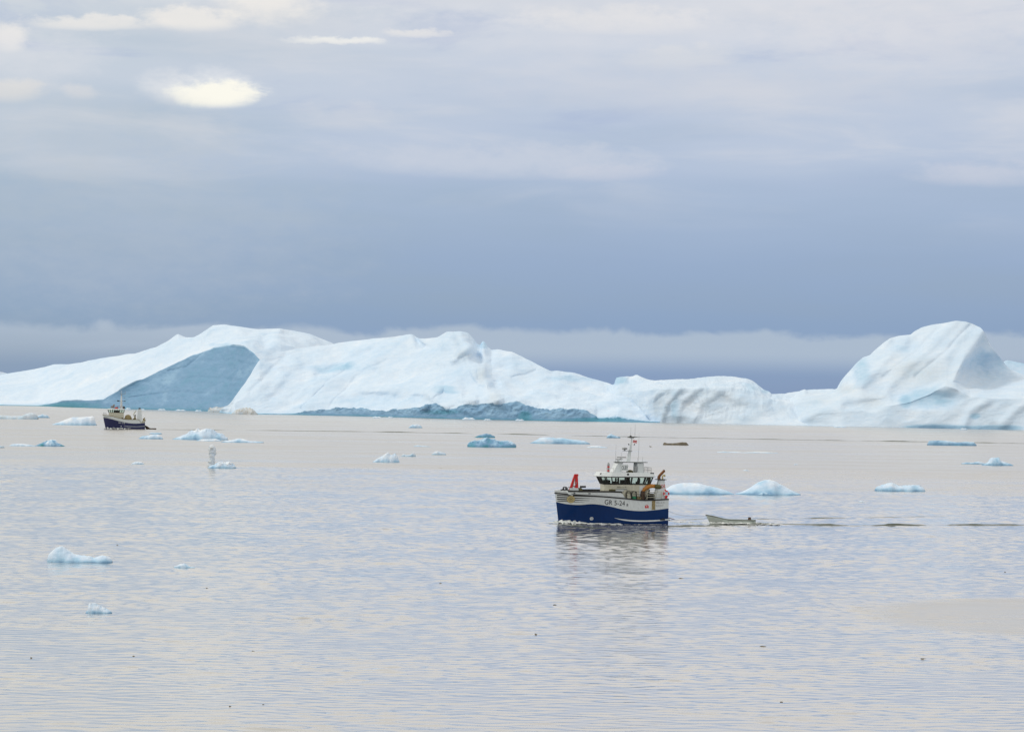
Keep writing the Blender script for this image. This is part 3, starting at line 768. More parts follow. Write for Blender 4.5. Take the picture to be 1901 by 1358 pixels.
floe('long low pale blue ridge of ice left of the main mast', [(984, 822), (995, 817), (1003, 812), (1012, 811), (1022, 811.5), (1033, 813), (1042, 812.5), (1058, 815), (1075, 817), (1085, 818.5), (1096, 823.5)], (822.5, 824.5), 0.35, 0.23, 0.2, 0.10, group=FG)
floe('flat white sheet of ice left of the main mast below the blue ridge', [(1090, 829), (1098, 827), (1110, 827), (1118, 829), (1128, 830.5)], (830, 831.5), 0.35, 0.03, group=FG)
floe('small bright blue ice bit at the mast top', [(1126, 812), (1129, 806.5), (1135, 804.5), (1139, 807), (1143, 809), (1152, 812)], (812, 813.5), 0.5, 0.32, group=FG)
# right
floe('brown dirty ice slab floating right of the main mast', [(1231, 825), (1233, 820.5), (1240, 822.5), (1255, 822), (1266, 820.5), (1275, 821), (1279, 826)], (825.5, 826.5), 0.35, 0.1, 0.0, 0.10, group=FG, mat='driftwood', hump=0.35)
floe('thin broken line of brash ice right of the brown slab', [(1332, 838), (1345, 837), (1352, 838.5), (1365, 837.5), (1380, 839.5), (1405, 838), (1425, 839), (1446, 841)], (839, 841.5), 0.22, 0.08, dirt=0.15, group=FG)
floe('low rounded pale hump of ice directly behind the boat stern', [(1225, 916), (1240, 907), (1252, 900), (1268, 897), (1285, 897), (1300, 898), (1315, 902), (1335, 906), (1348, 910), (1358, 914), (1366, 918)], (917, 918.5), 0.45, 0.17, 0.35, 0.08, 0.5, group=FG, hump=0.9)
floe('smooth pointed white ice hump right of the low one behind the stern', [(1366, 918), (1382, 913), (1395, 906), (1408, 897), (1420, 892), (1430, 890.5), (1440, 893), (1455, 901), (1468, 908), (1480, 914), (1490, 918)], (918, 919.5), 0.5, 0.13, 0.35, 0.06, 0.5, group=FG, hump=1.0)
floe('little turquoise shard in front of the pointed ice hump', [(1408, 917), (1414, 914), (1420, 913), (1428, 915.5), (1436, 918)], (918.5, 919.5), 0.5, 0.35, group=FG)
floe('chunky turquoise-edged floe with rough left end at right', [(1627, 910), (1630, 903), (1640, 900), (1650, 897), (1656, 895), (1663, 898), (1672, 902), (1684, 901), (1698, 900.5), (1710, 901.5), (1718, 906), (1721, 912)], (911, 913), 0.5, 0.18, 0.35, 0.20, 0.4, group=FG)
floe('long flat turquoise ice cake at far right', [(1724, 824), (1727, 817.5), (1745, 817), (1760, 818), (1780, 821), (1795, 820), (1810, 821), (1816, 827)], (825.5, 828), 0.35, 0.40, 0.2, 0.10, 0.25, group=FG, hump=0.35)
floe('ice bit with an upright blue block on it near right edge', [(1824, 863), (1832, 860), (1838, 856), (1842, 849), (1850, 849.5), (1857, 849), (1860, 855), (1868, 858), (1880, 862), (1884, 864)], (863, 865), 0.5, 0.26, 0.25, 0.12, 0.4, group=FG)
floe('thin string of brash ice left of the upright blue block', [(1786, 859), (1795, 857.5), (1808, 858), (1818, 856), (1826, 859), (1832, 861)], (860.5, 862), 0.3, 0.22, group=FG)
# near
floe('smooth blue-white floe with domed left end in the near water', [(83, 1043), (85, 1031), (92, 1024), (100, 1018), (108, 1015), (116, 1017), (124, 1024), (132, 1029), (143, 1031), (152, 1032), (162, 1033), (170, 1036), (178, 1033), (186, 1030.5), (194, 1032), (202, 1037), (204, 1042)], (1044.5, 1044), 0.42, 0.10, 0.40, 0.10, 0.45, group=FG, hump=0.8)
floe('small round grey-white ice knob in the near water', [(322, 1052), (327, 1050), (332, 1047), (340, 1045.5), (346, 1047.5), (350, 1051), (362, 1053)], (1053.5, 1053.5), 0.45, 0.10, 0.3, group=FG)
floe('small wedge-shaped ice shard, the nearest piece to the camera at lower left', [(157, 1137), (162, 1133), (161, 1124), (166, 1118.5), (175, 1120), (186, 1125), (197, 1131), (206, 1136)], (1138, 1138), 0.5, 0.07, 0.45, 0.12, 0.5, group=FG, hump=0.8)
# rubble at the foot of the bergs
floe('grey ice rubble at the foot of the blue-grey wall', [(384, 764), (388, 755), (393, 757), (400, 754), (408, 756), (416, 754), (422, 759), (428, 765)], (765, 766), 0.5, 0.12, 0.1, 0.35, dirt=0.55, group='ice rubble below the bergs')
floe('rounded grey-brown ice mound at the left foot of the central iceberg', [(428, 768), (435, 761), (446, 757), (457, 756), (467, 758.5), (473, 764), (477, 769)], (768.5, 769.5), 0.5, 0.05, 0.1, 0.2, dirt=0.65, group='ice rubble below the bergs')
floe('small dark pointed lump at the foot of the fluted iceberg', [(1299, 784), (1306, 781), (1313, 778), (1317, 774.5), (1321, 778), (1326, 784)], (784.5, 785.5), 0.6, 0.35, 0.2, 0.3, dirt=0.4, group='ice rubble below the bergs')
floe('low dark green-grey ice lump at the foot of the tallest iceberg', [(1384, 787), (1389, 782.5), (1400, 782), (1412, 783), (1422, 783.5), (1426, 788)], (787.5, 788.5), 0.5, 0.62, 0.3, 0.2, dirt=0.35, group='ice rubble below the bergs')
for k, (a, b, wd, hh) in enumerate([(700, 775, 18, 2.5), (870, 778, 26, 3.5), (905, 779, 14, 2), (300, 760.5, 16, 2), (335, 761.5, 22, 2), (368, 763, 14, 2.5), (725, 774.5, 10, 2), (965, 780, 18, 2.5), (1560, 792.5, 24, 2), (1790, 797, 14, 3), (238, 759.5, 12, 3), (262, 760.5, 16, 2)]):
    floe('scrap of white brash ice at the foot of an iceberg', [(a - wd/2, b), (a - wd/4, b - hh), (a, b - hh*0.7), (a + wd/4, b - hh*0.9), (a + wd/2, b + 0.3)], b + 0.6, 0.5, 0.08, group='brash ice scraps below the bergs', name='brash_ice')
# odd specks of floating ice and weed on the near water
for k, (a, b, wd) in enumerate([(1385, 873, 12), (1600, 931, 12), (1478, 862, 8)]):
    floe('tiny white ice chip on the open water right of the boat', [(a - wd/2, b), (a, b - 2.2), (a + wd/2, b + .3)], b + 0.5, 0.5, 0.05, group='tiny ice chips', name='ice_chip')
for k, (a, b, wd) in enumerate([(1417, 1199, 16), (1715, 1222, 17), (1451, 1302, 7), (1866, 1061, 4), (1265, 1073, 14), (995, 1176, 6), (7, 1117, 5), (248, 1217, 6), (427, 1310, 6), (489, 1307, 6), (384, 1091, 5), (818, 1082, 7), (1030, 1122, 8), (470, 1208, 8), (58, 1220, 5), (218, 1011, 5)]):
    wd *= 0.8
    floe('tiny dark scrap of weed and dirty ice on the near water', [(a - wd/2, b), (a - wd*.2, b - 1.1), (a + wd*.1, b - 0.7), (a + wd/2, b + .2)], b + 0.3, 0.5, 0.1, 0, 0.3, group='dark scraps on the water', name='drift_scrap', mat='driftwood', cat='drift scrap', nc=14)

def swan_floe():
    """upright rough ice pillar joined to a low lump"""
    Y0 = dist(410, 868)
    s = Y0 / F
    base = P(410, 868, Y0)
    X = lambda px: (px - 410) * s
    Zh = lambda py: (868 - py) * s
    ring = [(868.5, 390, 6.5), (862, 390.5, 6), (855, 391.5, 5.2), (848, 392.5, 5.2), (842, 393, 6.0), (836, 392.8, 6.8), (831, 392.5, 6.6), (828, 392, 5.0), (826, 391.5, 2.6), (825.4, 391.5, 0.4)]
    nz, na = 44, 26
    pys = np.linspace(868.5, 825.4, nz)
    r = np.array(ring)[::-1]
    cx = np.interp(pys, r[:, 0], r[:, 1]); rad = np.interp(pys, r[:, 0], r[:, 2])
    V = []
    for i in range(nz):
        for k in range(na):
            th = 2*math.pi*k/na
            V.append((X(cx[i]) + rad[i]*s*math.cos(th), rad[i]*s*1.0*math.sin(th), Zh(pys[i])))
    V = np.array(V)
    n = fbm(V[:, 0]*1.4, V[:, 1]*1.4, V[:, 2]*1.4, 4)
    cc = np.repeat(X(cx), na)
    V[:, 0] = cc + (V[:, 0] - cc) * (1 + 0.38*n); V[:, 1] *= 1 + 0.38*n
    F1 = []
    for i in range(nz - 1):
        for k in range(na):
            F1.append((i*na+k, i*na+(k+1) % na, (i+1)*na+(k+1) % na, (i+1)*na+k))
    nV = len(V)
    root = tag(empty('ice_pillar', (base[0], Y0 + 1.0, 0)), 'upright rough ice pillar with a low lumpy body, swan-like, at left', 'ice floe', FG)
    mesh_obj('pillar', V, F1, 'ice', root, True, dict(blue=np.full(nV, 0.04), dirt=np.clip(0.22 + 0.5*n, 0, 0.6), grain=np.full(nV, 0.6)))
    o = floe('x', [(384, 869), (388, 864), (396, 862), (402, 858), (408, 854.5), (414, 858), (420, 857), (424, 855.5), (428, 859), (433, 862), (437, 868)], (868.5, 869.5), 0.5, 0.10, 0.4, 0.4, 0.4, name='low_body')
    for k in list(o.keys()): del o[k]
    o.location = (o.location[0] - base[0], o.location[1] - Y0 - 1.0, 0)
    o.parent = root
swan_floe()

# ------------------------------------------------------------------ hulls
class Hull:
    def __init__(s, xs, xb, B, rake, zd, full=0.58):
        s.xs, s.xb0, s.B, s.rake, s.zd, s.full = xs, xb, B, rake, zd, full
    def xbow(s, z): return s.xb0 + s.rake * z
    def hb_s(s, q, z):
        q = min(max(q, 0.0), 1.0)
        aft = 1 - 0.07 * max(0, 1 - q / 0.3) ** 2
        dk = s.B * aft * (1 - max(0, (q - s.full) / (1 - s.full)) ** 2.4)
        w0 = s.full - 0.24
        wl = s.B * 0.94 * aft * (1 - max(0, (q - w0) / (1 - w0)) ** 1.75)
        tt = min(max(z / s.zd, 0), 1.15) ** 1.15
        h = wl + (dk - wl) * tt
        if z < 0: h *= max(0.05, 1 + z / 1.5) ** 0.6
        return max(h, 0.035)
    def x(s, q, z): return s.xs + q * (s.xbow(z) - s.xs)
    def hb(s, x, z): return s.hb_s((x - s.xs) / (s.xbow(z) - s.xs), z)
    def qs(s, a, b, n):
        u = np.linspace(0, 1, n)
        u = u if b < 0.98 else 1 - (1 - u) ** 1.5
        return a + (b - a) * u
    def strip(s, mb, lo, hi, a=0.0, b=1.0, n=48, k=5, off=0.0, transom=False):
        for sd in (1, -1):
            V = []
            Q = s.qs(a, b, n)
            for q in Q:
                for j in range(k):
                    z = lo(q) + (hi(q) - lo(q)) * j / (k - 1)
                    V.append((s.x(q, z) + (off if q > 0.999 else 0), sd * (s.hb_s(q, z) + off), z))
            mb.add(V, grid_faces(len(Q), k, flip=(sd > 0)).tolist())
        if transom:
            zs = [lo(0) + (hi(0) - lo(0)) * j / (k - 1) for j in range(k)]
            V = [(s.x(0, z) - 0.0, y * s.hb_s(0, z), z) for z in zs for y in (1, -1)]
            mb.add(V, [(2*j, 2*j+1, 2*j+3, 2*j+2) for j in range(k - 1)])
        return mb
    def section(s, mb, sec, a=0.0, b=1.0, n=48):
        """closed section list of (offset outward, z) for each q, both sides"""
        for sd in (1, -1):
            V = []; Q = s.qs(a, b, n); m = None
            for q in Q:
                pts = sec(q); m = len(pts)
                for o, z in pts: V.append((s.x(q, z) + (o if q > 0.99 else 0), sd * max(s.hb_s(q, z) + o, 0.0), z))
            Fc = []
            for i in range(len(Q) - 1):
                for j in range(m):
                    f = (i*m+j, i*m+(j+1) % m, (i+1)*m+(j+1) % m, (i+1)*m+j)
                    Fc.append(f if sd > 0 else f[::-1])
            Fc.append(tuple(range(m))); Fc.append(tuple((len(Q)-1)*m + j for j in range(m)))
            mb.add(V, Fc)
        return mb
    def deck(s, mb, zf, a, b, inset=0.1, n=24):
        V = []
        Q = np.linspace(a, b, n)
        for q in Q:
            z = zf(q); h = max(s.hb_s(q, z) - inset, 0.01)
            V += [(s.x(q, z), h, z), (s.x(q, z), -h, z)]
        return mb.add(V, [(2*i, 2*i+2, 2*i+3, 2*i+1) for i in range(n - 1)])
    def on(s, x, z, off=0.025, side=1):
        return (x, side * (s.hb(x, z) + off), z)
def curve(pts):
    a = np.array(pts, float)
    xs = a[:, 0]; ys = a[:, 1]
    def f(q):
        # smooth cubic through the points
        i = int(np.clip(np.searchsorted(xs, q) - 1, 0, len(xs) - 2))
        h = xs[i+1] - xs[i]; u = min(max((q - xs[i]) / h, 0), 1)
        m = lambda j: (ys[min(j+1, len(ys)-1)] - ys[max(j-1, 0)]) / (xs[min(j+1, len(xs)-1)] - xs[max(j-1, 0)])
        return ((2*u**3-3*u**2+1)*ys[i] + (u**3-2*u**2+u)*h*m(i) + (-2*u**3+3*u**2)*ys[i+1] + (u**3-u**2)*h*m(i+1))
    return f

def text_mesh(body, size, name, mat, parent, place, spacing=1.0, stretch=1.0):
    """place(u, v) -> (x, y, z): lays the letters onto a surface"""
    cu = bpy.data.curves.new('t', 'FONT'); cu.body = body; cu.size = size; cu.align_x = 'LEFT'
    cu.space_character = spacing
    to = bpy.data.objects.new('t', cu); COL.objects.link(to)
    dg = bpy.context.evaluated_depsgraph_get()
    me = bpy.data.meshes.new_from_object(to.evaluated_get(dg))
    bpy.data.objects.remove(to); bpy.data.curves.remove(cu)
    for v in me.vertices:
        v.co = place(v.co.x * stretch, v.co.y)
    me.materials.clear(); me.materials.append(M[mat]); me.name = name
    o = bpy.data.objects.new(name, me); COL.objects.link(o); o.parent = parent
    return o

def rail(mb, pts, h, bars=(1.0, 0.66, 0.33), r=0.028, step=0.85):
    for (a, b) in zip(pts[:-1], pts[1:]):
        a, b = Vector(a), Vector(b)
        n = max(1, round((b - a).length / step))
        for k in range(n + 1):
            p = a.lerp(b, k / n); mb.tube([p, p + Vector((0, 0, h))], r, 5)
        for f in bars:
            mb.tube([a + Vector((0, 0, h*f)), b + Vector((0, 0, h*f))], r * 0.9, 5)
    return mb

def cabin_windows(root, plan_lo, plan_hi, z0, z1, panes, frame_mat='black', mull=0.10, glass_name='window'):
    """window band: plan_lo / plan_hi are matching corner loops at z0 / z1; panes[i] = number of panes on side i (0 = none)"""
    n = len(plan_lo)
    fr = MB()
    for i in range(n):
        a0, b0 = Vector((*plan_lo[i], z0)), Vector((*plan_lo[(i+1) % n], z0))
        a1, b1 = Vector((*plan_hi[i], z1)), Vector((*plan_hi[(i+1) % n], z1))
        fr.tube([a0, a1], mull * 0.9, 6)
        fr.tube([a0, b0], 0.055, 6); fr.tube([a1, b1], 0.055, 6)
        k = panes[i]
        for j in range(1, k):
            fr.tube([a0.lerp(b0, j/k), a1.lerp(b1, j/k)], mull * 0.8, 6)
    frame = fr.build('window_frame', frame_mat, root)
    for i in range(n):
        a0, b0 = Vector((*plan_lo[i], z0)), Vector((*plan_lo[(i+1) % n], z0))
        a1, b1 = Vector((*plan_hi[i], z1)), Vector((*plan_hi[(i+1) % n], z1))
        k = panes[i]
        for j in range(k):
            q = [a0.lerp(b0, j/k), a0.lerp(b0, (j+1)/k), a1.lerp(b1, (j+1)/k), a1.lerp(b1, j/k)]
            mesh_obj(glass_name, [tuple(v) for v in q], [(0, 1, 2, 3)], 'glass', root)
    return frame

# ------------------------------------------------------------------ the near fishing boat
def near_boat():
    H = Hull(-8.0, 7.55, 2.75, 0.13, 4.0)
    rz = R(192)
    g = G(1240.5, 973)
    c_, s_ = math.cos(rz), math.sin(rz)
    lx, ly = -8.0, H.hb_s(0, 0.4)
    loc = (g[0] - (lx*c_ - ly*s_), g[1] - (lx*s_ + ly*c_), 0)
    b = tag(empty('fishing_boat', loc, rz), 'blue and white fishing boat with red bow crane in the foreground, heading left', 'fishing boat')
    strake = curve([(0, 3.62), (0.12, 3.52), (0.24, 3.47), (0.43, 3.74), (0.6, 3.95), (0.714, 4.05), (0.9, 4.2), (1, 4.32)])
    btop = curve([(0, 2.32), (0.14, 2.05), (0.28, 1.93), (0.43, 2.15), (0.55, 2.58), (0.69, 2.88), (0.82, 2.72), (0.92, 2.80), (1, 3.05)])
    keel = lambda q: -1.2
    wl = lambda q: -0.12
    H.strip(MB(), keel, wl, transom=True).build('hull_bottom', 'red_bottom', b, True)
    H.strip(MB(), wl, btop, k=9, n=64, transom=True).build('hull', 'blue', b, True)
    H.strip(MB(), btop, strake, k=6, n=64, transom=True).build('topsides', 'white', b, True)
    H.section(MB(), lambda q: [(0.0, strake(q) - 0.10), (0.10, strake(q) - 0.07), (0.10, strake(q) + 0.07), (-0.06, strake(q) + 0.09)], n=60).build('rubbing_strake', 'black', b)
    # raised bulwark round the bow
    top = curve([(0.39, 3.75), (0.405, 4.0), (0.43, 4.62), (0.45, 4.74), (0.714, 4.78), (0.9, 4.76), (1, 4.72)])
    H.section(MB(), lambda q: [(0.0, strake(q) + 0.075), (0.02, max(top(q) - 0.24, strake(q) + 0.09)), (-0.10, max(top(q) - 0.24, strake(q) + 0.09)), (-0.12, strake(q) + 0.075)], 0.39, 1.0, 50).build('bow_bulwark', 'white', b)
    H.section(MB(), lambda q: [(0.05, top(q) - 0.22), (0.06, top(q)), (-0.14, top(q)), (-0.14, top(q) - 0.22)], 0.43, 0.90, 40).build('bulwark_cap', 'black', b)
    H.section(MB(), lambda q: [(0.05, top(q) - 0.22), (0.06, top(q) - 0.02), (-0.14, top(q) - 0.02), (-0.14, top(q) - 0.22)], 0.902, 1.0, 20).build('bow_cap', 'white', b)
    # stern rail bulwark cap line and decks
    H.deck(MB(), lambda q: 3.05, 0.005, 0.46).build('aft_deck', 'deck', b)
    H.deck(MB(), lambda q: 4.02, 0.44, 0.985, 0.14).build('fore_deck', 'deck', b)
    # white stripe low on the hull
    st_c = curve([(0, 0.72), (0.12, 0.56), (0.24, 0.50), (0.36, 0.56), (0.45, 0.72), (0.505, 0.92)])
    st_w = lambda q: 0.085 * min(1, (0.507 - q) / 0.09) + 0.012
    H.section(MB(), lambda q: [(0.0, st_c(q) - st_w(q)), (0.035, st_c(q) - st_w(q)), (0.035, st_c(q) + st_w(q)), (0.0, st_c(q) + st_w(q))], 0.0, 0.505, 40).build('hull_stripe', 'white', b)
    # drain / fitting at the stripe aft end
    MB().box((-7.1, H.hb(-7.1, .72) + .05, .70), (0.75, 0.1, 0.16)).box((-7.15, H.hb(-7.1, .72) + .05, .82), (0.18, 0.1, 0.2)).build('discharge_fitting', 'black', b)
    # speed lines and ring emblem at the bow, both sides
    for sd in (1, -1):
        mb = MB()
        for k, (z0, x_a, x_b, wd) in enumerate([(3.98, 2.4, 7.9, .07), (3.70, 3.0, 7.9, .08), (3.42, 3.6, 7.85, .08), (3.16, 4.2, 7.8, .06)]):
            V = []; n = 22
            for i in range(n + 1):
                u = i / n; x = x_a + (min(x_b, H.xbow(z0) - 0.12) - x_a) * u
                zc = z0 + 0.10 * (u - .5); hw = wd * (0.08 + 0.92 * min(1, u * 1.6))
                V += [H.on(x, zc - hw, .02, sd), H.on(x, zc + hw, .02, sd)]
            mb.add(V, [(2*i, 2*i+2, 2*i+3, 2*i+1) for i in range(n)])
        mb.build('speed_lines', 'black', b)
        for (r0, r1, mt, off, nm) in [(0.0, 0.50, 'yellow', .035, 'ring_emblem'), (0.25, 0.31, 'brown', .05, 'ring_line'), (0.50, 0.54, 'brown', .036, 'ring_edge'), (0.06, 0.12, 'brown', .05, 'ring_dot')]:
            V = []; n = 24; cx, cz = 6.12, 3.50
            for i in range(n):
                th = 2*math.pi*i/n
                for r in (r0, r1): V.append(H.on(cx + r*math.cos(th), cz + r*math.sin(th), off, sd))
            MB().add(V, [(2*i, 2*i+1, 2*((i+1) % n)+1, 2*((i+1) % n)) for i in range(n)]).build(nm, mt, b)
        # bow thruster mark
        V = []; n = 20; cx, cz = 3.15, 0.78
        for i in range(n):
            th = 2*math.pi*i/n
            for r in (0.16, 0.24): V.append(H.on(cx + r*math.cos(th), cz + r*math.sin(th), .03, sd))
        mb = MB().add(V, [(2*i, 2*i+1, 2*((i+1) % n)+1, 2*((i+1) % n)) for i in range(n)])
        for an in (45, 135):
            dx_, dz_ = math.cos(R(an)), math.sin(R(an))
            q = [(-.15, -.035), (.15, -.035), (.15, .035), (-.15, .035)]
            mb.add([H.on(cx + u*dx_ - v*dz_, cz + u*dz_ + v*dx_, .03, sd) for u, v in q], [(0, 1, 2, 3)])
        mb.build('thruster_mark', 'white', b)
    # registration letters: reading from bow to stern on the port side
    text_mesh('GR 5-24', 0.98, 'registration_letters', 'black', b, lambda u, v: H.on(1.5 - u, 2.86 + v - 0.07*u, .03, 1), 1.04, 0.86)
    text_mesh('8', 0.5, 'registration_suffix', 'black', b, lambda u, v: H.on(-1.72 - u, 2.62 + v, .03, 1))
    text_mesh('BELLA M', 0.36, 'name_letters', 'grey', b, lambda u, v: H.on(-6.12 - u, 3.00 + v, .03, 1), 1.1, .85)
    text_mesh('ILULISSAT', 0.30, 'port_letters', 'grey', b, lambda u, v: H.on(-6.05 - u, 2.62 + v, .03, 1), 1.05, .85)
    # red crest and the recessed boarding gate
    def plate(x0, x1, z0, z1, off, nm, mt):
        MB().add([H.on(x0, z0, off), H.on(x1, z0, off), H.on(x1, z1, off), H.on(x0, z1, off)], [(0, 1, 2, 3)]).build(nm, mt, b)
    V = [(-.27, -.26), (.27, -.26), (.27, .02), (.17, .14), (.10, .02), (0, .26), (-.10, .10), (-.17, .16), (-.27, .0)]
    MB().add([H.on(-4.72 + u, 2.62 + v, .03) for u, v in V], [tuple(range(9))]).build('red_crest', 'red', b)
    V = [(-.07, -.12), (.10, -.12), (.08, .0), (0, .06), (-.06, .02)]
    MB().add([H.on(-4.72 + u, 2.64 + v, .045) for u, v in V], [tuple(range(5))]).build('crest_figure', 'white', b)
    plate(-5.45, -5.98, 2.12, 3.42, .02, 'boarding_gate', 'tan')
    MB().tube([H.on(-5.42, 2.1, .04), H.on(-5.42, 3.44, .04)], .035, 6).tube([H.on(-6.0, 2.1, .04), H.on(-6.0, 3.44, .04)], .035, 6).build('gate_frame', 'white', b)

    # ---------------- wheelhouse
    lo = [(-5.35, 1.85), (0.15, 1.85), (1.25, 1.05), (1.25, -1.05), (0.15, -1.85), (-5.35, -1.85)]
    hi = [(-5.75, 2.05), (0.35, 2.05), (1.75, 1.20), (1.75, -1.20), (0.35, -2.05), (-5.75, -2.05)]
    base = [(-5.25, 1.85), (0.15, 1.85), (1.2, 1.05), (1.2, -1.05), (0.15, -1.85), (-5.25, -1.85)]
    wh = MB().prism(base, 3.0, 5.62, lo).build('wheelhouse', 'cream', b)
    cabin_windows(wh, lo, hi, 5.68, 6.70, (6, 2, 3, 2, 6, 3))
    MB().prism([(x*1.0, y*0.96) for x, y in lo], 5.63, 5.72).build('window_sill', 'black', wh)
    MB().box((0.55, 0.0, 5.95), (0.7, 1.7, 0.55), .1).build('console', 'dark', wh)
    MB().box((-2.3, -0.5, 5.95), (1.3, 1.2, 0.55), .1).build('chart_table', 'dark', wh)
    for cx, cy in ((-0.7, 0.7), (-0.7, -0.6), (-3.9, 0.5)):
        MB().box((cx, cy, 5.88), (0.5, 0.55, 0.3), .08).box((cx - 0.25, cy, 6.20), (0.16, 0.5, 0.62), .05).build('helm_chair', 'dark', wh)
    MB().box((-5.45, 1.0, 6.2), (0.25, 0.9, 0.95)).build('cabin_locker', 'brown', wh)
    MB().box((-2.9, -1.2, 6.2), (0.5, 0.5, 0.95)).build('cabin_locker', 'brown', wh)
    brim = [(x*1.0 + (0.42 if x > 1 else (-0.25 if x < -5 else 0.1)), y * 1.14) for x, y in hi]
    topp = [(x + (0.02 if x > 1 else (0.0 if x < -5 else 0.0)), y * 1.02) for x, y in hi]
    rf = MB().prism(hi, 6.72, 6.80, brim).prism(brim, 6.803, 7.36, topp).build('wheelhouse_roof', 'white', wh)
    MB().prism([(x*1.005, y*1.008) for x, y in brim], 6.765, 6.81).build('roof_edge_trim', 'grey', rf)
    for (lx_, ly_) in ((1.75, 1.30), (-2.0, 2.22), (1.75, -1.3)):
        MB().lathe((lx_, ly_, 7.12), [(0.05, -.12), (0.13, -.10), (0.15, .06), (0.1, .1)], 10, 'y').build('floodlight', 'black', rf)
    MB().box((-5.6, 2.0, 7.22), (0.55, 0.30, 0.30), .04).build('deck_light_box', 'black', rf)
    # low front panel details and name board
    text_mesh('BELLA M', 0.30, 'name_board_letters', 'black', wh, lambda u, v: (-0.55 - u, 1.875, 5.18 + v), 1.2)
    MB().box((-1.2, 1.90, 5.0), (1.6, .06, .1)).build('name_board_rail', 'grey', wh)
    MB().box((-4.2, 1.88, 4.6), (0.8, .05, 1.7), .0).build('cabin_door', 'white', wh)
    # ---------------- flying bridge gantry
    gantry = MB().box((-2.95, 0, 8.80), (4.5, 2.5, 0.07), .15).build('gantry', 'black', b)
    for sd in (1, -1):
        q = [(-0.15, 7.36), (-1.35, 7.36), (-1.55, 8.74), (-0.85, 8.74)]
        V = [(x, sd*1.05, z) for x, z in q] + [(x, sd*0.72, z) for x, z in q]
        MB().add(V, [(0, 1, 2, 3), (7, 6, 5, 4), (0, 4, 5, 1), (1, 5, 6, 2), (2, 6, 7, 3), (3, 7, 4, 0)]).build('gantry_leg', 'white', gantry)
        MB().box((-4.15, sd*0.85, 8.05), (1.15, 0.42, 1.36), .08, taper=(0.85, 0.9)).build('gantry_leg', 'white', gantry)
    MB().add([(-0.16, 1.04, 7.38), (-0.16, -1.04, 7.38), (-0.84, -1.04, 8.7), (-0.84, 1.04, 8.7)], [(0, 1, 2, 3)]).build('wind_screen', 'white', gantry)
    MB().box((-2.95, 0, 8.87), (4.1, 2.2, 0.07), .15).build('gantry_deck', 'white', gantry)
    MB().box((-1.78, 1.12, 8.02), (1.02, 0.10, 0.92), .0).build('call_sign_board', 'white', gantry)
    text_mesh('OUBY', 0.66, 'call_sign_letters', 'black', gantry, lambda u, v: (-1.33 - u, 1.18, 7.74 + v*1.25), .98, .54)
    MB().box((-3.45, 1.15, 7.90), (0.5, .12, .7), .03, rz=0.1).build('equipment_box', 'grey', gantry)
    MB().lathe((-2.75, 0.4, 7.36), [(0.5, 0), (0.52, .10), (0.42, .24), (0.2, .32), (0.02, .34)], 14).build('life_raft_dome', 'olive', b)
    MB().box((0.55, 0.9, 7.42), (.28, .28, .12)).lathe((0.55, .9, 7.48), [(0.13, 0), (0.16, .35), (0.14, .7), (0.2, .95), (0.12, 1.2), (0.03, 1.3)], 10).build('search_light', 'grey', b)
    MB().lathe((0.55, .9, 7.50), [(0.17, 0), (0.18, .18)], 10).build('search_light_band', 'red', b)
    MB().lathe((0.55, .9, 8.0), [(0.17, 0), (0.19, .22)], 10).build('search_light_band', 'red', b)
    rail(MB(), [(0.9, 1.3, 7.36), (0.0, 1.75, 7.36)], 0.65, (1.0,), .018, .9).build('front_roof_rail', 'grey', b)
    rail(MB(), [(-4.4, 1.85, 7.36), (-5.55, 1.85, 7.36), (-5.55, -1.85, 7.36), (-4.4, -1.85, 7.36)], 0.72, (1.0, .5), .022, .75).build('aft_roof_rail', 'grey', b)
    # ---------------- mast
    mast = MB()
    V = []
    for (x, z, w, d) in [(-2.55, 8.9, .50, .40), (-2.85, 10.6, .30, .28), (-3.08, 12.2, .14, .14)]:
        V += [(x - w/2*1.2, -d/2, z), (x + w/2, -d/2, z), (x + w/2, d/2, z), (x - w/2*1.2, d/2, z)]
    mast.add(V, [(0, 3, 2, 1)] + [(i*4+k, i*4+(k+1) % 4, (i+1)*4+(k+1) % 4, (i+1)*4+k) for i in range(2) for k in range(4)] + [(8, 9, 10, 11)])
    ms = mast.build('mast', 'white', b)
    MB().box((-2.45, 0, 10.42), (1.35, 0.7, 0.07), .1).build('mast_platform', 'grey', ms)
    MB().lathe((-2.05, 0, 10.46), [(.12, 0), (.12, .14), (.36, .16), (.40, .3), (.34, .42), (.1, .44)], 14).build('dome_radar', 'grey', ms)
    MB().tube([(-2.65, 0.9, 12.36), (-3.5, -0.9, 12.36)], .05, 6).tube([(-2.45, 0, 12.34), (-3.9, 0, 12.42)], .05, 6).box((-3.08, 0, 12.30), (.6, .5, .1), .05).lathe((-2.85, .2, 12.4), [(.12, 0), (.16, .08), (.16, .18), (.05, .24)], 8).build('crosstree', 'black', ms)
    for (x, z) in ((-2.62, 11.25), (-3.45, 11.25)):
        MB().lathe((x, .1, z), [(.07, 0), (.08, .05), (.08, .17), (.05, .2)], 8).build('mast_lamp', 'black', ms)
        MB().tube([(x, .1, z), (-3.0, 0, z - .05)], .02, 5).build('lamp_bracket', 'white', ms)
    fl = MB(); n = 8
    V = []
    for i in range(n + 1):
        u = i / n
        for w in (0, 1): V.append((-3.22 - .62*u, .12 + .08*math.sin(u*5), 11.98 - .36*w - .10*u))
    fl.add(V, [(2*i, 2*i+1, 2*i+3, 2*i+2) for i in range(n)]).build('red_white_flag', 'red', ms)
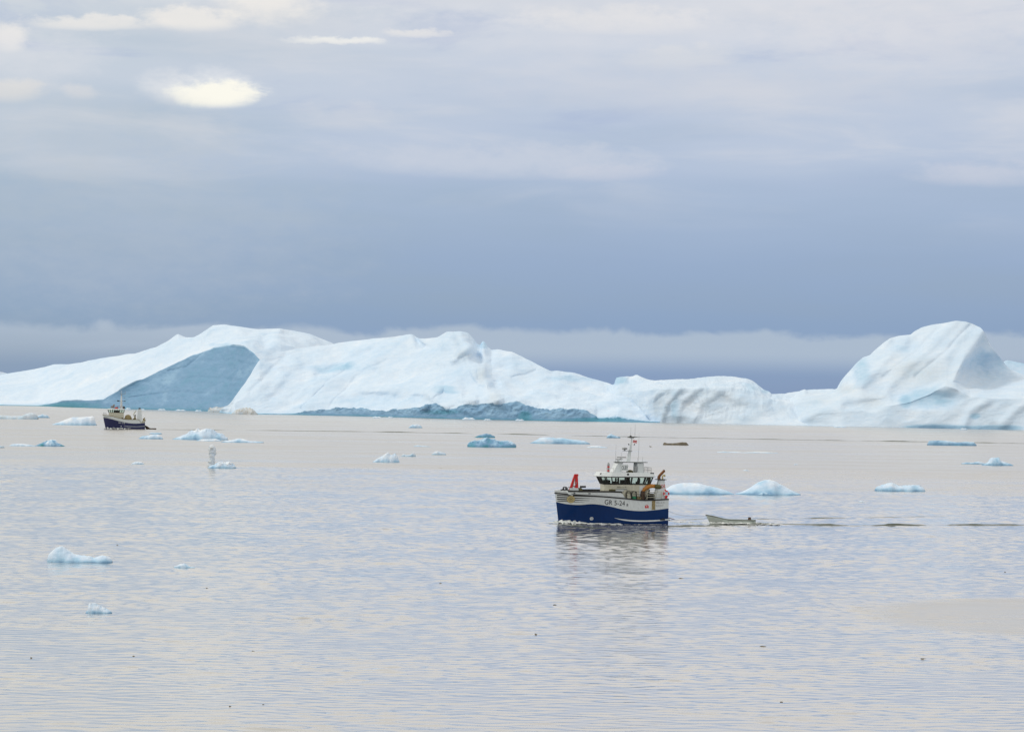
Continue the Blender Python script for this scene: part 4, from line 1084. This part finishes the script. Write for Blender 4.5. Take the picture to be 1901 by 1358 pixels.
    MB().add([(-3.22 - .62*u, .135 + .08*math.sin(u*5), 11.98 - .10*u - .15 - .07*w) for u in (0, .25, .5, .75, 1) for w in (0, 1)], [(2*i, 2*i+1, 2*i+3, 2*i+2) for i in range(4)]).build('flag_stripe', 'white', ms)
    def radar(c, length, rot, nm):
        r_ = MB().lathe((c[0], c[1], c[2] - .35), [(.22, 0), (.24, .22), (.12, .25), (.10, .36)], 12).build(nm, 'white', b)
        MB().box(c, (length, .16, .13), .04, rz=rot).build('radar_scanner', 'grey', r_)
    radar((-1.55, 0.2, 9.48), 1.45, 0.15, 'radar')
    radar((-0.95, 0.75, 9.20), 0.85, 0.3, 'radar')
    for (x, y, z0, z1) in [(-3.95, .6, 8.9, 12.8), (-3.65, -.5, 12.3, 14.2), (-2.75, .5, 12.3, 13.8), (-4.5, .8, 8.9, 9.6), (-3.7, .9, 8.9, 9.5), (-0.9, -.7, 8.9, 11.3), (-1.3, .9, 8.9, 10.2)]:
        MB().tube([(x, y, z0), (x - .05, y, z1)], [.022, .012], 5).build('whip_antenna', 'grey', b)
    # ---------------- funnel block on the port quarter
    f0 = [(-7.85, 1.0), (-5.95, 1.0), (-5.75, 1.3), (-5.75, 2.15), (-5.95, 2.45), (-7.85, 2.45)]
    f1 = [(-7.45, 1.2), (-6.85, 1.2), (-6.65, 1.35), (-6.65, 2.0), (-6.85, 2.15), (-7.45, 2.15)]
    fu = MB().prism(f0, 3.06, 6.32, f1).build('funnel', 'white', b)
    MB().box((-7.0, 1.68, 6.42), (1.55, 1.35, .08), .1, taper=(0.9, .9)).box((-7.0, 1.68, 6.35), (1.0, 1.0, .07), .05, taper=(1.2, 1.2)).build('funnel_cap', 'black', fu)
    for (x, y, ln, r) in ((-6.62, 1.75, 1.15, .14), (-6.95, 1.4, .9, .10)):
        MB().tube([(x, y, 6.45), (x, y, 6.8), (x - .18, y, 7.05), (x - .18 - ln*.62, y, 7.05 + ln*.62)], r, 9).build('exhaust_pipe', 'rust', fu)
    MB().tube([(-7.2, 1.9, 6.45), (-7.2, 1.9, 6.85), (-7.32, 1.9, 7.02), (-7.5, 1.9, 7.05), (-7.55, 1.9, 6.8)], .12, 9).build('vent_pipe', 'yellow', fu)
    MB().torus((-7.05, 2.32, 5.45), .20, .03, 'y').build('funnel_emblem', 'red', fu)
    MB().box((-7.4, 2.33, 5.50), (.05, .04, .55)).build('emblem_bar', 'red', fu)
    lb = MB().torus((-7.6, 2.62, 4.42), .36, .11, 'y').build('lifebuoy', 'red', b, True)
    for k in range(4):
        a0 = R(k*90 + 30)
        MB().torus((-7.6, 2.62, 4.42), .36, .118, 'y', 5, 8, a0, a0 + R(32)).build('lifebuoy_band', 'white', lb, True)
    MB().box((-7.6, 2.60, 3.9), (.35, .1, .3)).box((-7.45, 2.6, 4.9), (.2, .1, .2)).build('lifebuoy_light', 'red', b)
    # ---------------- midship rails, hoops, gear
    zt = lambda x: strake((x + 8) / 16.0) + 0.09
    pts = [(x, H.hb(x, 3.6) - .1, zt(x)) for x in (-1.75, -3.2, -4.6)]
    rail(MB(), pts, 1.08).build('port_rail', 'dark', b)
    pts = [(x, H.hb(x, 3.6) - .1, zt(x)) for x in (-4.75, -5.8, -6.9)]
    rail(MB(), pts, 1.08, (1.0, .62, .28), .038).build('port_rail', 'cream', b)
    pts = [(x, -(H.hb(x, 3.6) - .1), zt(x)) for x in (-1.6, -4.0, -7.4)]
    rail(MB(), pts, 1.08).build('starboard_rail', 'dark', b)
    for cx in (-2.15, -2.95):
        mb = MB()
        for y in (1.95, 2.35):
            mb.tube([(cx - .36, y, 3.1)] + [(cx + .36*math.cos(th), y, 4.35 + .36*math.sin(th)) for th in np.linspace(math.pi, 0, 9)] + [(cx + .36, y, 3.1)], .035, 6)
        mb.build('gear_hoop', 'dark', b)
    MB().lathe((-2.15, 2.1, 3.06), [(.38, 0), (.42, .1), (.40, .55), (.42, .6), (.36, .95), (.25, 1.2), (.05, 1.3)], 14).build('cream_tub', 'cream', b)
    MB().box((-3.0, 2.1, 3.30), (.62, .6, .45), .06).build('fish_crate', 'cream', b)
    MB().box((-3.0, 2.1, 3.75), (.6, .55, .42), .12).build('green_net_bundle', 'green', b)
    MB().box((-3.7, 2.15, 3.5), (.7, .5, .9), .06).build('deck_locker', 'tan', b)
    MB().lathe((-5.6, 1.6, 3.06), [(.7, 0), (.75, .5), (.7, 1.0), (.4, 1.35)], 12).build('net_pile', 'dark', b)
    # orange deck crane folded over the rail
    cr = MB().tube([(-4.25, 2.05, 3.06), (-4.25, 2.05, 4.2), (-4.30, 2.05, 4.75)], [.34, .34, .28], 10).build('deck_crane', 'brown', b)
    MB().tube([(-4.25, 2.1, 4.60), (-4.5, 2.1, 5.02), (-4.95, 2.12, 5.33), (-5.5, 2.15, 5.48), (-6.05, 2.2, 5.46)], [.20, .27, .30, .30, .27], 10).build('crane_boom', 'orange', cr, True)
    MB().tube([(-5.95, 2.2, 5.46), (-6.25, 2.2, 5.42), (-6.75, 2.2, 5.35), (-6.95, 2.2, 5.28)], [.30, .34, .32, .18], 10).build('boom_end', 'olive', cr, True)
    MB().tube([(-4.0, 2.3, 3.1), (-4.75, 2.3, 3.9), (-5.2, 2.3, 4.9)], .10, 7).build('crane_ram', 'dark', cr)
    # trawl door / boxes amidships by the house front
    MB().box((-0.75, 1.55, 4.80), (1.5, .7, .18), .05).box((-1.0, 1.6, 4.62), (1.2, .5, .16), .05).build('white_life_raft_cradle', 'white', b)
    MB().box((0.2, 1.9, 4.86), (0.9, .5, .22), .08).build('folded_cover', 'olive', b)
    MB().box((2.1, 1.2, 4.35), (0.9, .9, .7), .08).build('hatch_box', 'white', b)
    MB().box((3.2, 0, 4.3), (1.5, 1.6, .55), .06).build('cargo_hatch', 'cream', b)
    # ---------------- bow gear: red crane, windlass, anchor
    bc = MB().box((5.45, 0.2, 4.55), (1.25, 1.0, 1.05), .08).build('bow_crane_base', 'white', b)
    def beam(a, c2, w0, w1, d):
        a, c2 = Vector(a), Vector(c2); dr = (c2 - a).normalized(); nn = Vector((0, 1, 0)); pp = dr.cross(nn).normalized()
        V = []
        for p_, w in ((a, w0), (c2, w1)):
            V += [p_ + pp*w/2 + nn*d/2, p_ - pp*w/2 + nn*d/2, p_ - pp*w/2 - nn*d/2, p_ + pp*w/2 - nn*d/2]
        return [tuple(v) for v in V], [(0, 1, 2, 3), (7, 6, 5, 4), (0, 4, 5, 1), (1, 5, 6, 2), (2, 6, 7, 3), (3, 7, 4, 0)]
    MB().add(*beam((5.98, .3, 4.75), (5.25, .3, 7.0), .36, .30, .32)).build('crane_jib', 'red', bc)
    MB().add(*beam((5.05, .3, 4.9), (5.10, .3, 7.05), .46, .34, .36)).build('crane_column', 'red', bc)
    MB().add(*beam((5.30, .3, 6.95), (4.85, .3, 6.90), .22, .22, .44)).add(*beam((5.8, .3, 5.45), (5.1, .3, 5.2), .14, .14, .2)).build('crane_link', 'red', bc)
    MB().tube([(5.7, .52, 5.0), (5.35, .52, 6.4)], .05, 6).tube([(5.55, .52, 5.0), (5.1, .52, 5.9)], .045, 6).build('crane_ram', 'grey', bc)
    wl_ = MB().lathe((4.55, -.5, 4.75), [(.34, 0), (.34, .08), (.2, .1), (.2, 1.0), (.34, 1.02), (.34, 1.1)], 14, 'y').box((4.55, 0.0, 4.3), (.7, 1.2, .7), .05).build('anchor_windlass', 'olive', b)
    MB().box((4.15, .4, 5.25), (.85, .35, .26), .08).tube([(4.6, .4, 4.8), (4.4, .4, 5.2)], .09, 6).build('windlass_motor', 'black', wl_)
    bo = MB()
    for dx_ in (0, .32): bo.lathe((7.0 - dx_, .55, 4.5), [(.11, 0), (.10, .62), (.15, .66), (.15, .74)], 9)
    bo.box((6.95, .55, 4.72), (.95, .5, .30), .08).tube([(7.3, .6, 4.8), (6.85, .6, 5.25), (6.4, .6, 4.9)], .06, 6)
    bo.build('mooring_bollard', 'black', b)
    MB().torus((6.15, .5, 4.75), .42, .045, 'y', 10, 6, 0, math.pi).build('bow_rail_hoop', 'dark', b)
    an = MB().tube([(6.85, H.hb(6.85, 4.4) + .08, 4.70), (6.45, H.hb(6.5, 4.2) + .12, 4.28), (6.0, H.hb(6.2, 4.1) + .12, 4.12)], .09, 7)
    an.add([(6.75, H.hb(6.75, 4.4) + .12, 4.62), (6.0, H.hb(6.1, 4.1) + .2, 4.02), (5.75, H.hb(5.9, 4.1) + .14, 4.15), (6.35, H.hb(6.3, 4.3) + .1, 4.45)], [(0, 1, 2, 3)])
    an.build('anchor', 'white', b)
    for (x, z) in ((3.7, 4.38), (5.7, 4.4)):
        MB().box((x, H.hb(x, z) + .03, z), (.34, .06, .12), .02).build('fairlead', 'black', b)
    MB().lathe((6.9, .75, 4.45), [(.2, -.02), (.2, .02)], 8, 'y').build('hawse_plate', 'rust', b)
    # stern swim platform plank
    MB().add(*beam((-8.0, 1.2, 1.0), (-9.15, 1.1, .68), .1, .08, 1.0)).build('stern_plank', 'red_bottom', b)
    MB().add(*beam((-8.0, 1.2, .86), (-8.6, 1.15, .5), .12, .06, .9)).build('plank_bracket', 'cream', b)
    return b, H, rz, loc
near, NH, nrz, nloc = near_boat()
def to_world(rz, loc, p):
    c_, s_ = math.cos(rz), math.sin(rz)
    return (loc[0] + p[0]*c_ - p[1]*s_, loc[1] + p[0]*s_ + p[1]*c_, loc[2] + p[2])

# ------------------------------------------------------------------ towed open skiffs
def skiff(label, bow_px, stern_px, base_py, bowh, sternh, rz, B, hullmat='skiff', trim='black', motor=True, nm='open_skiff'):
    g0, g1 = G(bow_px, base_py), G(stern_px, base_py)
    L = np.linalg.norm(g1 - g0) / abs(math.cos(rz - math.pi))
    mid = (g0 + g1) / 2
    o = tag(empty(nm, (mid[0], mid[1] + B*.4, 0), rz), label, 'skiff')
    h = Hull(-L/2, L/2 - 0.5, B, 0.5, 0.9, 0.5)
    sh = curve([(0, sternh), (0.3, sternh*1.0), (0.6, sternh*1.15), (0.85, bowh*.86), (1, bowh)])
    h.strip(MB(), lambda q: -0.25, sh, n=36, k=6, transom=True).build('hull', hullmat, o, True)
    h.strip(MB(), lambda q: 0.08, lambda q: sh(q) - .02, n=36, k=4, off=-0.07, transom=False).build('hull_lining', hullmat, o, True)
    h.section(MB(), lambda q: [(0.0, sh(q) - .10), (.06, sh(q) - .09), (.06, sh(q) - .02), (-.02, sh(q) - .02)], n=36).build('gunwale_band', trim, o)
    h.section(MB(), lambda q: [(0.04, sh(q) - .019), (.05, sh(q) + .03), (-.09, sh(q) + .03), (-.09, sh(q) - .019)], n=36).build('gunwale', hullmat, o)
    h.deck(MB(), lambda q: 0.12, 0.01, 0.9, .1).build('floor', 'deck', o)
    for q in (0.25, 0.5, 0.72):
        x = h.x(q, .4); hb = h.hb(x, .4) - .08
        MB().box((x, 0, min(sternh, .6) - .12), (.32, 2*hb, .06)).build('thwart', 'brown', o)
    if motor:
        mt = MB().box((-L/2 + .75, .1, sternh + .18), (.5, .34, .42), .1, taper=(.75, .8)).build('fuel_tank', 'brown', o)
        MB().box((-L/2 - .08, 0, sternh*.6), (.16, .3, sternh*.9), .04).build('outboard_leg', 'dark', o)
    return o, L
sk, SL = skiff('pale grey-green open skiff with black gunwale band towed behind the near boat', 1314, 1399, 972, 1.30, 0.60, R(186), 0.92)
far_sk = None

def tow_rope(label, a, b2, sag, r, nm='tow_rope'):
    a, b2 = Vector(a), Vector(b2)
    pts = [a.lerp(b2, k/14) - Vector((0, 0, sag*4*(k/14)*(1-k/14))) for k in range(15)]
    o = MB().tube(pts, r, 6).build(nm, 'rope')
    return tag(o, label, 'rope')
bow_pt = Vector(to_world(R(186), tuple(sk.location), (SL/2 + 0.02, 0, 1.12)))
tow_rope('thin slack tow rope between the near boat stern and its skiff', to_world(nrz, nloc, (-8.0, .6, 2.0)), bow_pt, .45, .022)

# ------------------------------------------------------------------ the far boat
def far_boat():
    rz = R(188)
    H = Hull(-9.2, 7.6, 2.9, 0.22, 4.2)
    g = G(269, 796.5)
    c_, s_ = math.cos(rz), math.sin(rz)
    lx, ly = -9.2, H.hb_s(0, .4)
    loc = (g[0] - (lx*c_ - ly*s_), g[1] - (lx*s_ + ly*c_), 0)
    b = tag(empty('fishing_boat', loc, rz), 'small distant dark blue fishing boat with cream wheelhouse at left, below the blue-grey wall', 'fishing boat')
    sheer = curve([(0, 3.1), (0.12, 3.05), (0.14, 4.1), (0.25, 4.2), (0.45, 4.25), (0.62, 4.8), (0.8, 5.6), (1, 6.1)])
    btop = curve([(0, 2.75), (0.2, 2.45), (0.4, 2.6), (0.6, 3.3), (0.8, 4.2), (1, 4.85)])
    H.strip(MB(), lambda q: -1.0, lambda q: 0.05, transom=True).build('hull_bottom', 'red_bottom', b, True)
    H.strip(MB(), lambda q: 0.05, btop, k=8, n=44, transom=True).build('hull', 'navy', b, True)
    H.strip(MB(), btop, sheer, k=4, n=44, transom=True).build('topsides', 'white', b, True)
    H.section(MB(), lambda q: [(0, sheer(q) - .16), (.08, sheer(q) - .14), (.08, sheer(q) + .04), (-.12, sheer(q) + .04)], n=44).build('rubbing_strake', 'tan', b)
    H.deck(MB(), lambda q: 2.9, .005, .5).build('aft_deck', 'deck', b)
    H.deck(MB(), lambda q: 4.6, .48, .985, .14).build('fore_deck', 'deck', b)
    sc = curve([(0, 1.35), (.2, 1.1), (.4, 1.15), (.52, 1.35)])
    H.section(MB(), lambda q: [(0, sc(q) - .07), (.04, sc(q) - .07), (.04, sc(q) + .07), (0, sc(q) + .07)], 0, .52, 24).build('hull_stripe', 'white', b)
    for k in range(3):
        V = []
        for i in range(13):
            u = i/12; x = 4.4 + k*.4 + u*(4.0 - k*.35); z = 5.15 - k*.33 + .25*u
            V += [H.on(x, z - .07*u, .03), H.on(x, z + .07*u, .03)]
        MB().add(V, [(2*i, 2*i+2, 2*i+3, 2*i+1) for i in range(12)]).build('speed_line', 'dark', b)
    text_mesh('GR 10-8', 0.95, 'registration_letters', 'white', b, lambda u, v: H.on(2.1 - u, 2.45 + v - .1*u, .05), 1.05, .8)
    V = []
    for i in range(16):
        th = 2*math.pi*i/16
        for r in (.0, .22): V.append(H.on(0.9 + r*math.cos(th), 1.25 + r*math.sin(th), .04))
    MB().add(V, [(2*i, 2*i+1, 2*((i+1) % 16)+1, 2*((i+1) % 16)) for i in range(16)]).build('thruster_mark', 'white', b)
    lo = [(-0.1, 2.0), (4.6, 2.0), (6.3, 1.2), (6.3, -1.2), (4.6, -2.0), (-0.1, -2.0)]
    hi = [(-0.3, 2.1), (4.8, 2.1), (6.7, 1.3), (6.7, -1.3), (4.8, -2.1), (-0.3, -2.1)]
    wh = MB().prism([(x, y*.97) for x, y in lo], 2.9, 7.0, lo).build('wheelhouse', 'cream', b)
    cabin_windows(wh, lo, hi, 7.03, 8.25, (5, 2, 3, 2, 5, 3), mull=.14)
    MB().box((3.0, -0.3, 7.5), (2.4, 2.4, .9), .1).build('console', 'dark', wh)
    MB().prism([(x*1.03, y*1.1) for x, y in hi], 8.28, 8.75, [(x*.97, y*.98) for x, y in hi]).build('wheelhouse_roof', 'white', wh)
    rail(MB(), [(5.4, 1.6, 8.75), (2.6, 1.9, 8.75), (0.0, 1.9, 8.75)], 1.1, (1.0, .5), .05, 1.2).build('roof_rail', 'rust', b)
    MB().box((4.6, 1.0, 9.4), (1.3, .6, 1.0), .1).lathe((4.2, .9, 9.9), [(.3, 0), (.45, .35), (.4, .6), (.1, .7)], 10).build('radar', 'grey', b)
    MB().lathe((3.0, 1.2, 8.76), [(.75, 0), (.75, .35), (.5, .6), (.1, .7)], 12).build('red_life_raft', 'red', b)
    MB().box((-.1, 1.6, 9.2), (.9, .6, .9), .1).build('roof_locker', 'black', b)
    ms = MB().tube([(1.0, 0, 8.7), (1.05, 0, 12.0), (1.05, 0, 14.6)], [.55, .42, .18], 8).tube([(1.0, 0, 14.4), (1.0, 0, 16.6)], .07, 6).build('mast', 'white', b)
    MB().tube([(2.2, 0, 12.0), (-.4, 0, 12.0)], .1, 6).box((2.4, .2, 12.1), (.9, .7, .5), .1).box((-.5, .2, 12.0), (.5, .4, .3), .1).build('crosstree', 'black', ms)
    MB().tube([(1.7, 0, 15.2), (-.6, 0, 15.0)], .08, 6).tube([(-.5, 0, 14.8), (-.8, 0, 16.2)], .06, 6).tube([(1.4, 0, 15), (1.6, 0, 16.3)], .05, 5).lathe((1.0, .2, 14.4), [(.2, 0), (.25, .3), (.1, .5)], 8).build('mast_head_gear', 'grey', ms)
    MB().tube([(1.0, .0, 13.4), (-.6, 0, 13.4)], .06, 5).build('mast_arm', 'grey', ms)
    fu = MB().prism([(-8.0, .7), (-5.6, .7), (-5.6, 2.6), (-8.0, 2.6)], 2.9, 8.6, [(-7.6, 1.0), (-6.1, 1.0), (-6.1, 2.3), (-7.6, 2.3)]).build('funnel', 'white', b)
    MB().box((-6.8, 1.65, 8.9), (.9, .8, .55), .1).build('funnel_cap', 'black', fu)
    cr = MB().tube([(-5.0, 1.8, 3.0), (-4.9, 1.8, 5.4)], .35, 8).build('deck_crane', 'tan', b)
    MB().tube([(-4.9, 1.8, 5.2), (-4.2, 1.8, 6.2), (-5.2, 1.8, 7.9)], .22, 7).build('crane_boom', 'cream', cr)
    MB().box((-5.0, 1.8, 5.9), (.6, .5, .6), .1).build('crane_block', 'black', cr)
    MB().lathe((-1.9, 1.2, 3.0), [(1.3, 0), (1.5, .9), (1.4, 2.0), (1.1, 2.8), (.4, 3.2)], 12).box((-3.0, 1.3, 3.9), (1.0, 1.4, 2.4), .2).build('net_heap', 'tan', b)
    MB().lathe((.5, 2.2, 4.4), [(.3, -.2), (.5, 0), (.3, .2)], 10, 'y').build('net_drum', 'brown', b)
    MB().lathe((-4.7, 1.6, 3.0), [(.9, 0), (1.0, .8), (.7, 1.5), (.2, 1.8)], 11).build('rope_heap', 'olive', b)
    MB().box((-8.5, .9, 3.3), (1.1, 2.6, .9), .1).build('stern_bin', 'cream', b)
    MB().tube([(-8.9, 1.2, 3.2), (-8.4, 1.2, 4.4), (-9.2, 1.2, 4.9)], .25, 7).lathe((-8.9, 1.4, 3.4), [(.5, 0), (.6, .5), (.3, 1.0)], 9).build('stern_net_bundle', 'tan', b)
    rail(MB(), [(8.5, .6, 5.95), (7.4, 1.4, 5.75)], 1.0, (1.0,), .05, .9).build('bow_rail', 'dark', b)
    return b, rz, loc
far, frz, floc = far_boat()
skiff('small dark brown dinghy towed close behind the distant boat', 270.5, 288, 796.5, 1.7, .45, R(180), .7, 'brown', 'dark', False, 'open_dinghy')

# ------------------------------------------------------------------ a gull low over the water
def gull(px, py):
    Y = 420.0
    p = P(px, py, Y)
    root = tag(empty('gull', tuple(p), R(150)), 'tiny grey-white gull flying low right of the main mast', 'bird')
    V = []; secs = [(-.28, .01), (-.2, .05), (-.05, .085), (.1, .075), (.2, .05), (.25, .045), (.31, .01)]
    n = 8
    for x, r in secs:
        for k in range(n):
            th = 2*math.pi*k/n; V.append((x, r*math.cos(th), r*math.sin(th)))
    Fc = [(i*n+k, i*n+(k+1) % n, (i+1)*n+(k+1) % n, (i+1)*n+k) for i in range(len(secs)-1) for k in range(n)]
    for sd in (1, -1):
        o = len(V)
        for (y, x0, x1, z) in [(.05, -.1, .13, .03), (.3, -.06, .15, .2), (.65, -.1, .02, .22)]:
            V += [(x0, sd*y, z), (x1, sd*y, z + .01), (x0, sd*y, z - .012), (x1, sd*y, z)]
        for i in range(2):
            q = o + i*4
            Fc += [(q, q+1, q+5, q+4), (q+2, q+6, q+7, q+3), (q, q+4, q+6, q+2), (q+1, q+3, q+7, q+5)]
    mesh_obj('body', V, Fc, 'feather', root, True)
gull(1208, 829)

# ------------------------------------------------------------------ foam and wakes
def foam_patch(label, path, width, height, seed, thr=0.0, res=0.16, nm='foam', mat='foam', cat='foam'):
    """ragged ridge of broken water along a world path [(x, y, w_scale, h_scale)]"""
    pts = np.array([(p[0], p[1]) for p in path]); wsc = np.array([p[2] for p in path]); hsc = np.array([p[3] for p in path])
    seg = np.concatenate([[0], np.cumsum(np.linalg.norm(np.diff(pts, axis=0), axis=1))])
    n = max(8, int(seg[-1] / res)); m = max(6, int(width / res))
    u = np.linspace(0, seg[-1], n); v = np.linspace(-1, 1, m)
    cx = np.interp(u, seg, pts[:, 0]); cy = np.interp(u, seg, pts[:, 1]); ws = np.interp(u, seg, wsc); hs = np.interp(u, seg, hsc)
    tx = np.gradient(cx); ty = np.gradient(cy); ln = np.hypot(tx, ty); tx /= ln; ty /= ln
    X = cx[:, None] - ty[:, None] * v[None] * width/2 * ws[:, None]
    Y = cy[:, None] + tx[:, None] * v[None] * width/2 * ws[:, None]
    env = (1 - v[None]**2) * np.minimum(1, np.minimum(u, seg[-1] - u) / (seg[-1]*.08 + .01))[:, None]
    nz = fbm(X*1.1 + seed, Y*1.1, 0*X, 4); nz2 = fbm(X*3.2 + seed, Y*3.2, 0*X + 5, 3)
    Z = height * hs[:, None] * env * (0.75 + 0.6*nz + 0.35*nz2) + 0.008
    keep = (env*0.9 + 0.55*nz + 0.35*nz2) > thr
    Fq = grid_faces(n, m); kf = keep.ravel()
    Fq = Fq[kf[Fq].sum(1) >= 3]
    V = np.stack([X, Y, Z], -1).reshape(-1, 3)
    used = np.unique(Fq); rem = -np.ones(len(V), int); rem[used] = np.arange(len(used))
    o = mesh_obj(nm, V[used], rem[Fq], mat, None, True)
    return tag(o, label, cat, None, 'stuff')
tw = lambda x, y: to_world(nrz, nloc, (x, y, 0))[:2]
def side_path(xs, off):
    return [tw(x, NH.hb(min(x, 7.5), .2) + off(x)) for x in xs]
xs = np.linspace(9.4, -1.5, 24)
pp = [tw(x, (NH.hb(x, .2) if x < 7.6 else .05) + .25 + .05*max(0, 7.6 - x)*.55) for x in xs]
foam_patch('white bow wave foam along the near boat', [(p[0], p[1], .6 + .6*min(1, i/8), (.35 + .9*math.exp(-((i-6)/5)**2))) for i, p in enumerate(pp)], 2.0, .40, 3.1, .25, .11, 'bow_wave_foam')
pp = [tw(x, NH.hb(x, .2) + .35) for x in np.linspace(-1, -8, 14)]
foam_patch('thin foam line along the near boat side', [(p[0], p[1], .8, .4) for p in pp], .8, .12, 8.4, .55, .1, 'side_foam')
pp = [tw(x, 1.2 + .05*(-8 - x)) for x in np.linspace(-8.2, -26, 24)]
foam_patch('churned white wake behind the near boat', [(p[0], p[1], .8 + .05*i, 1 - i/34) for i, p in enumerate(pp)], 3.0, .38, 12.7, .72, .14, 'wake_foam')
# smooth wave ridges of the wakes, made of water
def wave(label, path, width, height, seed, nm='wake_wave', brk=0.6):
    pts = np.array([(p[0], p[1]) for p in path]); hs_ = np.array([p[2] for p in path])
    seg = np.concatenate([[0], np.cumsum(np.linalg.norm(np.diff(pts, axis=0), axis=1))])
    n = int(min(1200, max(40, seg[-1] / (width*0.25)))); m = 13
    u = np.linspace(0, seg[-1], n); v = np.linspace(-1, 1, m)
    cx = np.interp(u, seg, pts[:, 0]); cy = np.interp(u, seg, pts[:, 1]); hs = np.interp(u, seg, hs_)
    wob = fbm(u/(width*3) + seed, 0*u, 0*u, 3)
    cy = cy + wob * width * .5
    hs = hs * np.clip(0.45 + brk*0.8*fbm(u/(width*6.0) + seed + 40, 0*u, 0*u, 4), 0.0, 0.9)
    tx = np.gradient(cx); ty = np.gradient(cy); ln = np.hypot(tx, ty); tx /= ln; ty /= ln
    X = cx[:, None] - ty[:, None]*v[None]*width/2; Y = cy[:, None] + tx[:, None]*v[None]*width/2
    Z = height * hs[:, None] * (0.5 + 0.5*np.cos(v[None]*math.pi)) - 0.006
    o = mesh_obj(nm, np.stack([X, Y, Z], -1).reshape(-1, 3), grid_faces(n, m), 'wake', None, True)
    return tag(o, label, 'wake', None, 'stuff')
def gp(lst): return [(G(a, b)[0], G(a, b)[1], h) for a, b, h in lst]
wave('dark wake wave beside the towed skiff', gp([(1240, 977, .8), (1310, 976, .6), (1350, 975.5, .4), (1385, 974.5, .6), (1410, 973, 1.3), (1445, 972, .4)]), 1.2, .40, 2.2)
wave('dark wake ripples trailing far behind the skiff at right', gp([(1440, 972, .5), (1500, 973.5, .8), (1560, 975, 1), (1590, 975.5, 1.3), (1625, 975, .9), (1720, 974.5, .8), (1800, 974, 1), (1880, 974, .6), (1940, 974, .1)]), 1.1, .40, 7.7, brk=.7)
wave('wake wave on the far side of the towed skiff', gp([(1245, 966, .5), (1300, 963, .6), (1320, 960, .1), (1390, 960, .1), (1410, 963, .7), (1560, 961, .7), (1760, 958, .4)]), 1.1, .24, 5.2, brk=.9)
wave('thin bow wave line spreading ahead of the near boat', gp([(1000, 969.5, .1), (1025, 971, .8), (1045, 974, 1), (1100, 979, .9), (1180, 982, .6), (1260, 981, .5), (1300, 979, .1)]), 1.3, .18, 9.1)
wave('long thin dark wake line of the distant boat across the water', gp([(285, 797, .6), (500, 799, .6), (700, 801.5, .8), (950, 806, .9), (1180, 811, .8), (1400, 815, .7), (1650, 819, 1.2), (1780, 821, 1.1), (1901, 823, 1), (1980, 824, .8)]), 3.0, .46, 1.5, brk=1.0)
foam_patch('white foam at the distant boat bow', [(*to_world(frz, floc, (x, H_ + .4, 0))[:2], 1.0, 1.0) for x, H_ in ((8.6, .2), (7, .7), (4.4, 1.9), (1, 2.6), (-4, 2.8))], 1.6, .55, 6.6, .2, .25, 'bow_wave_foam')
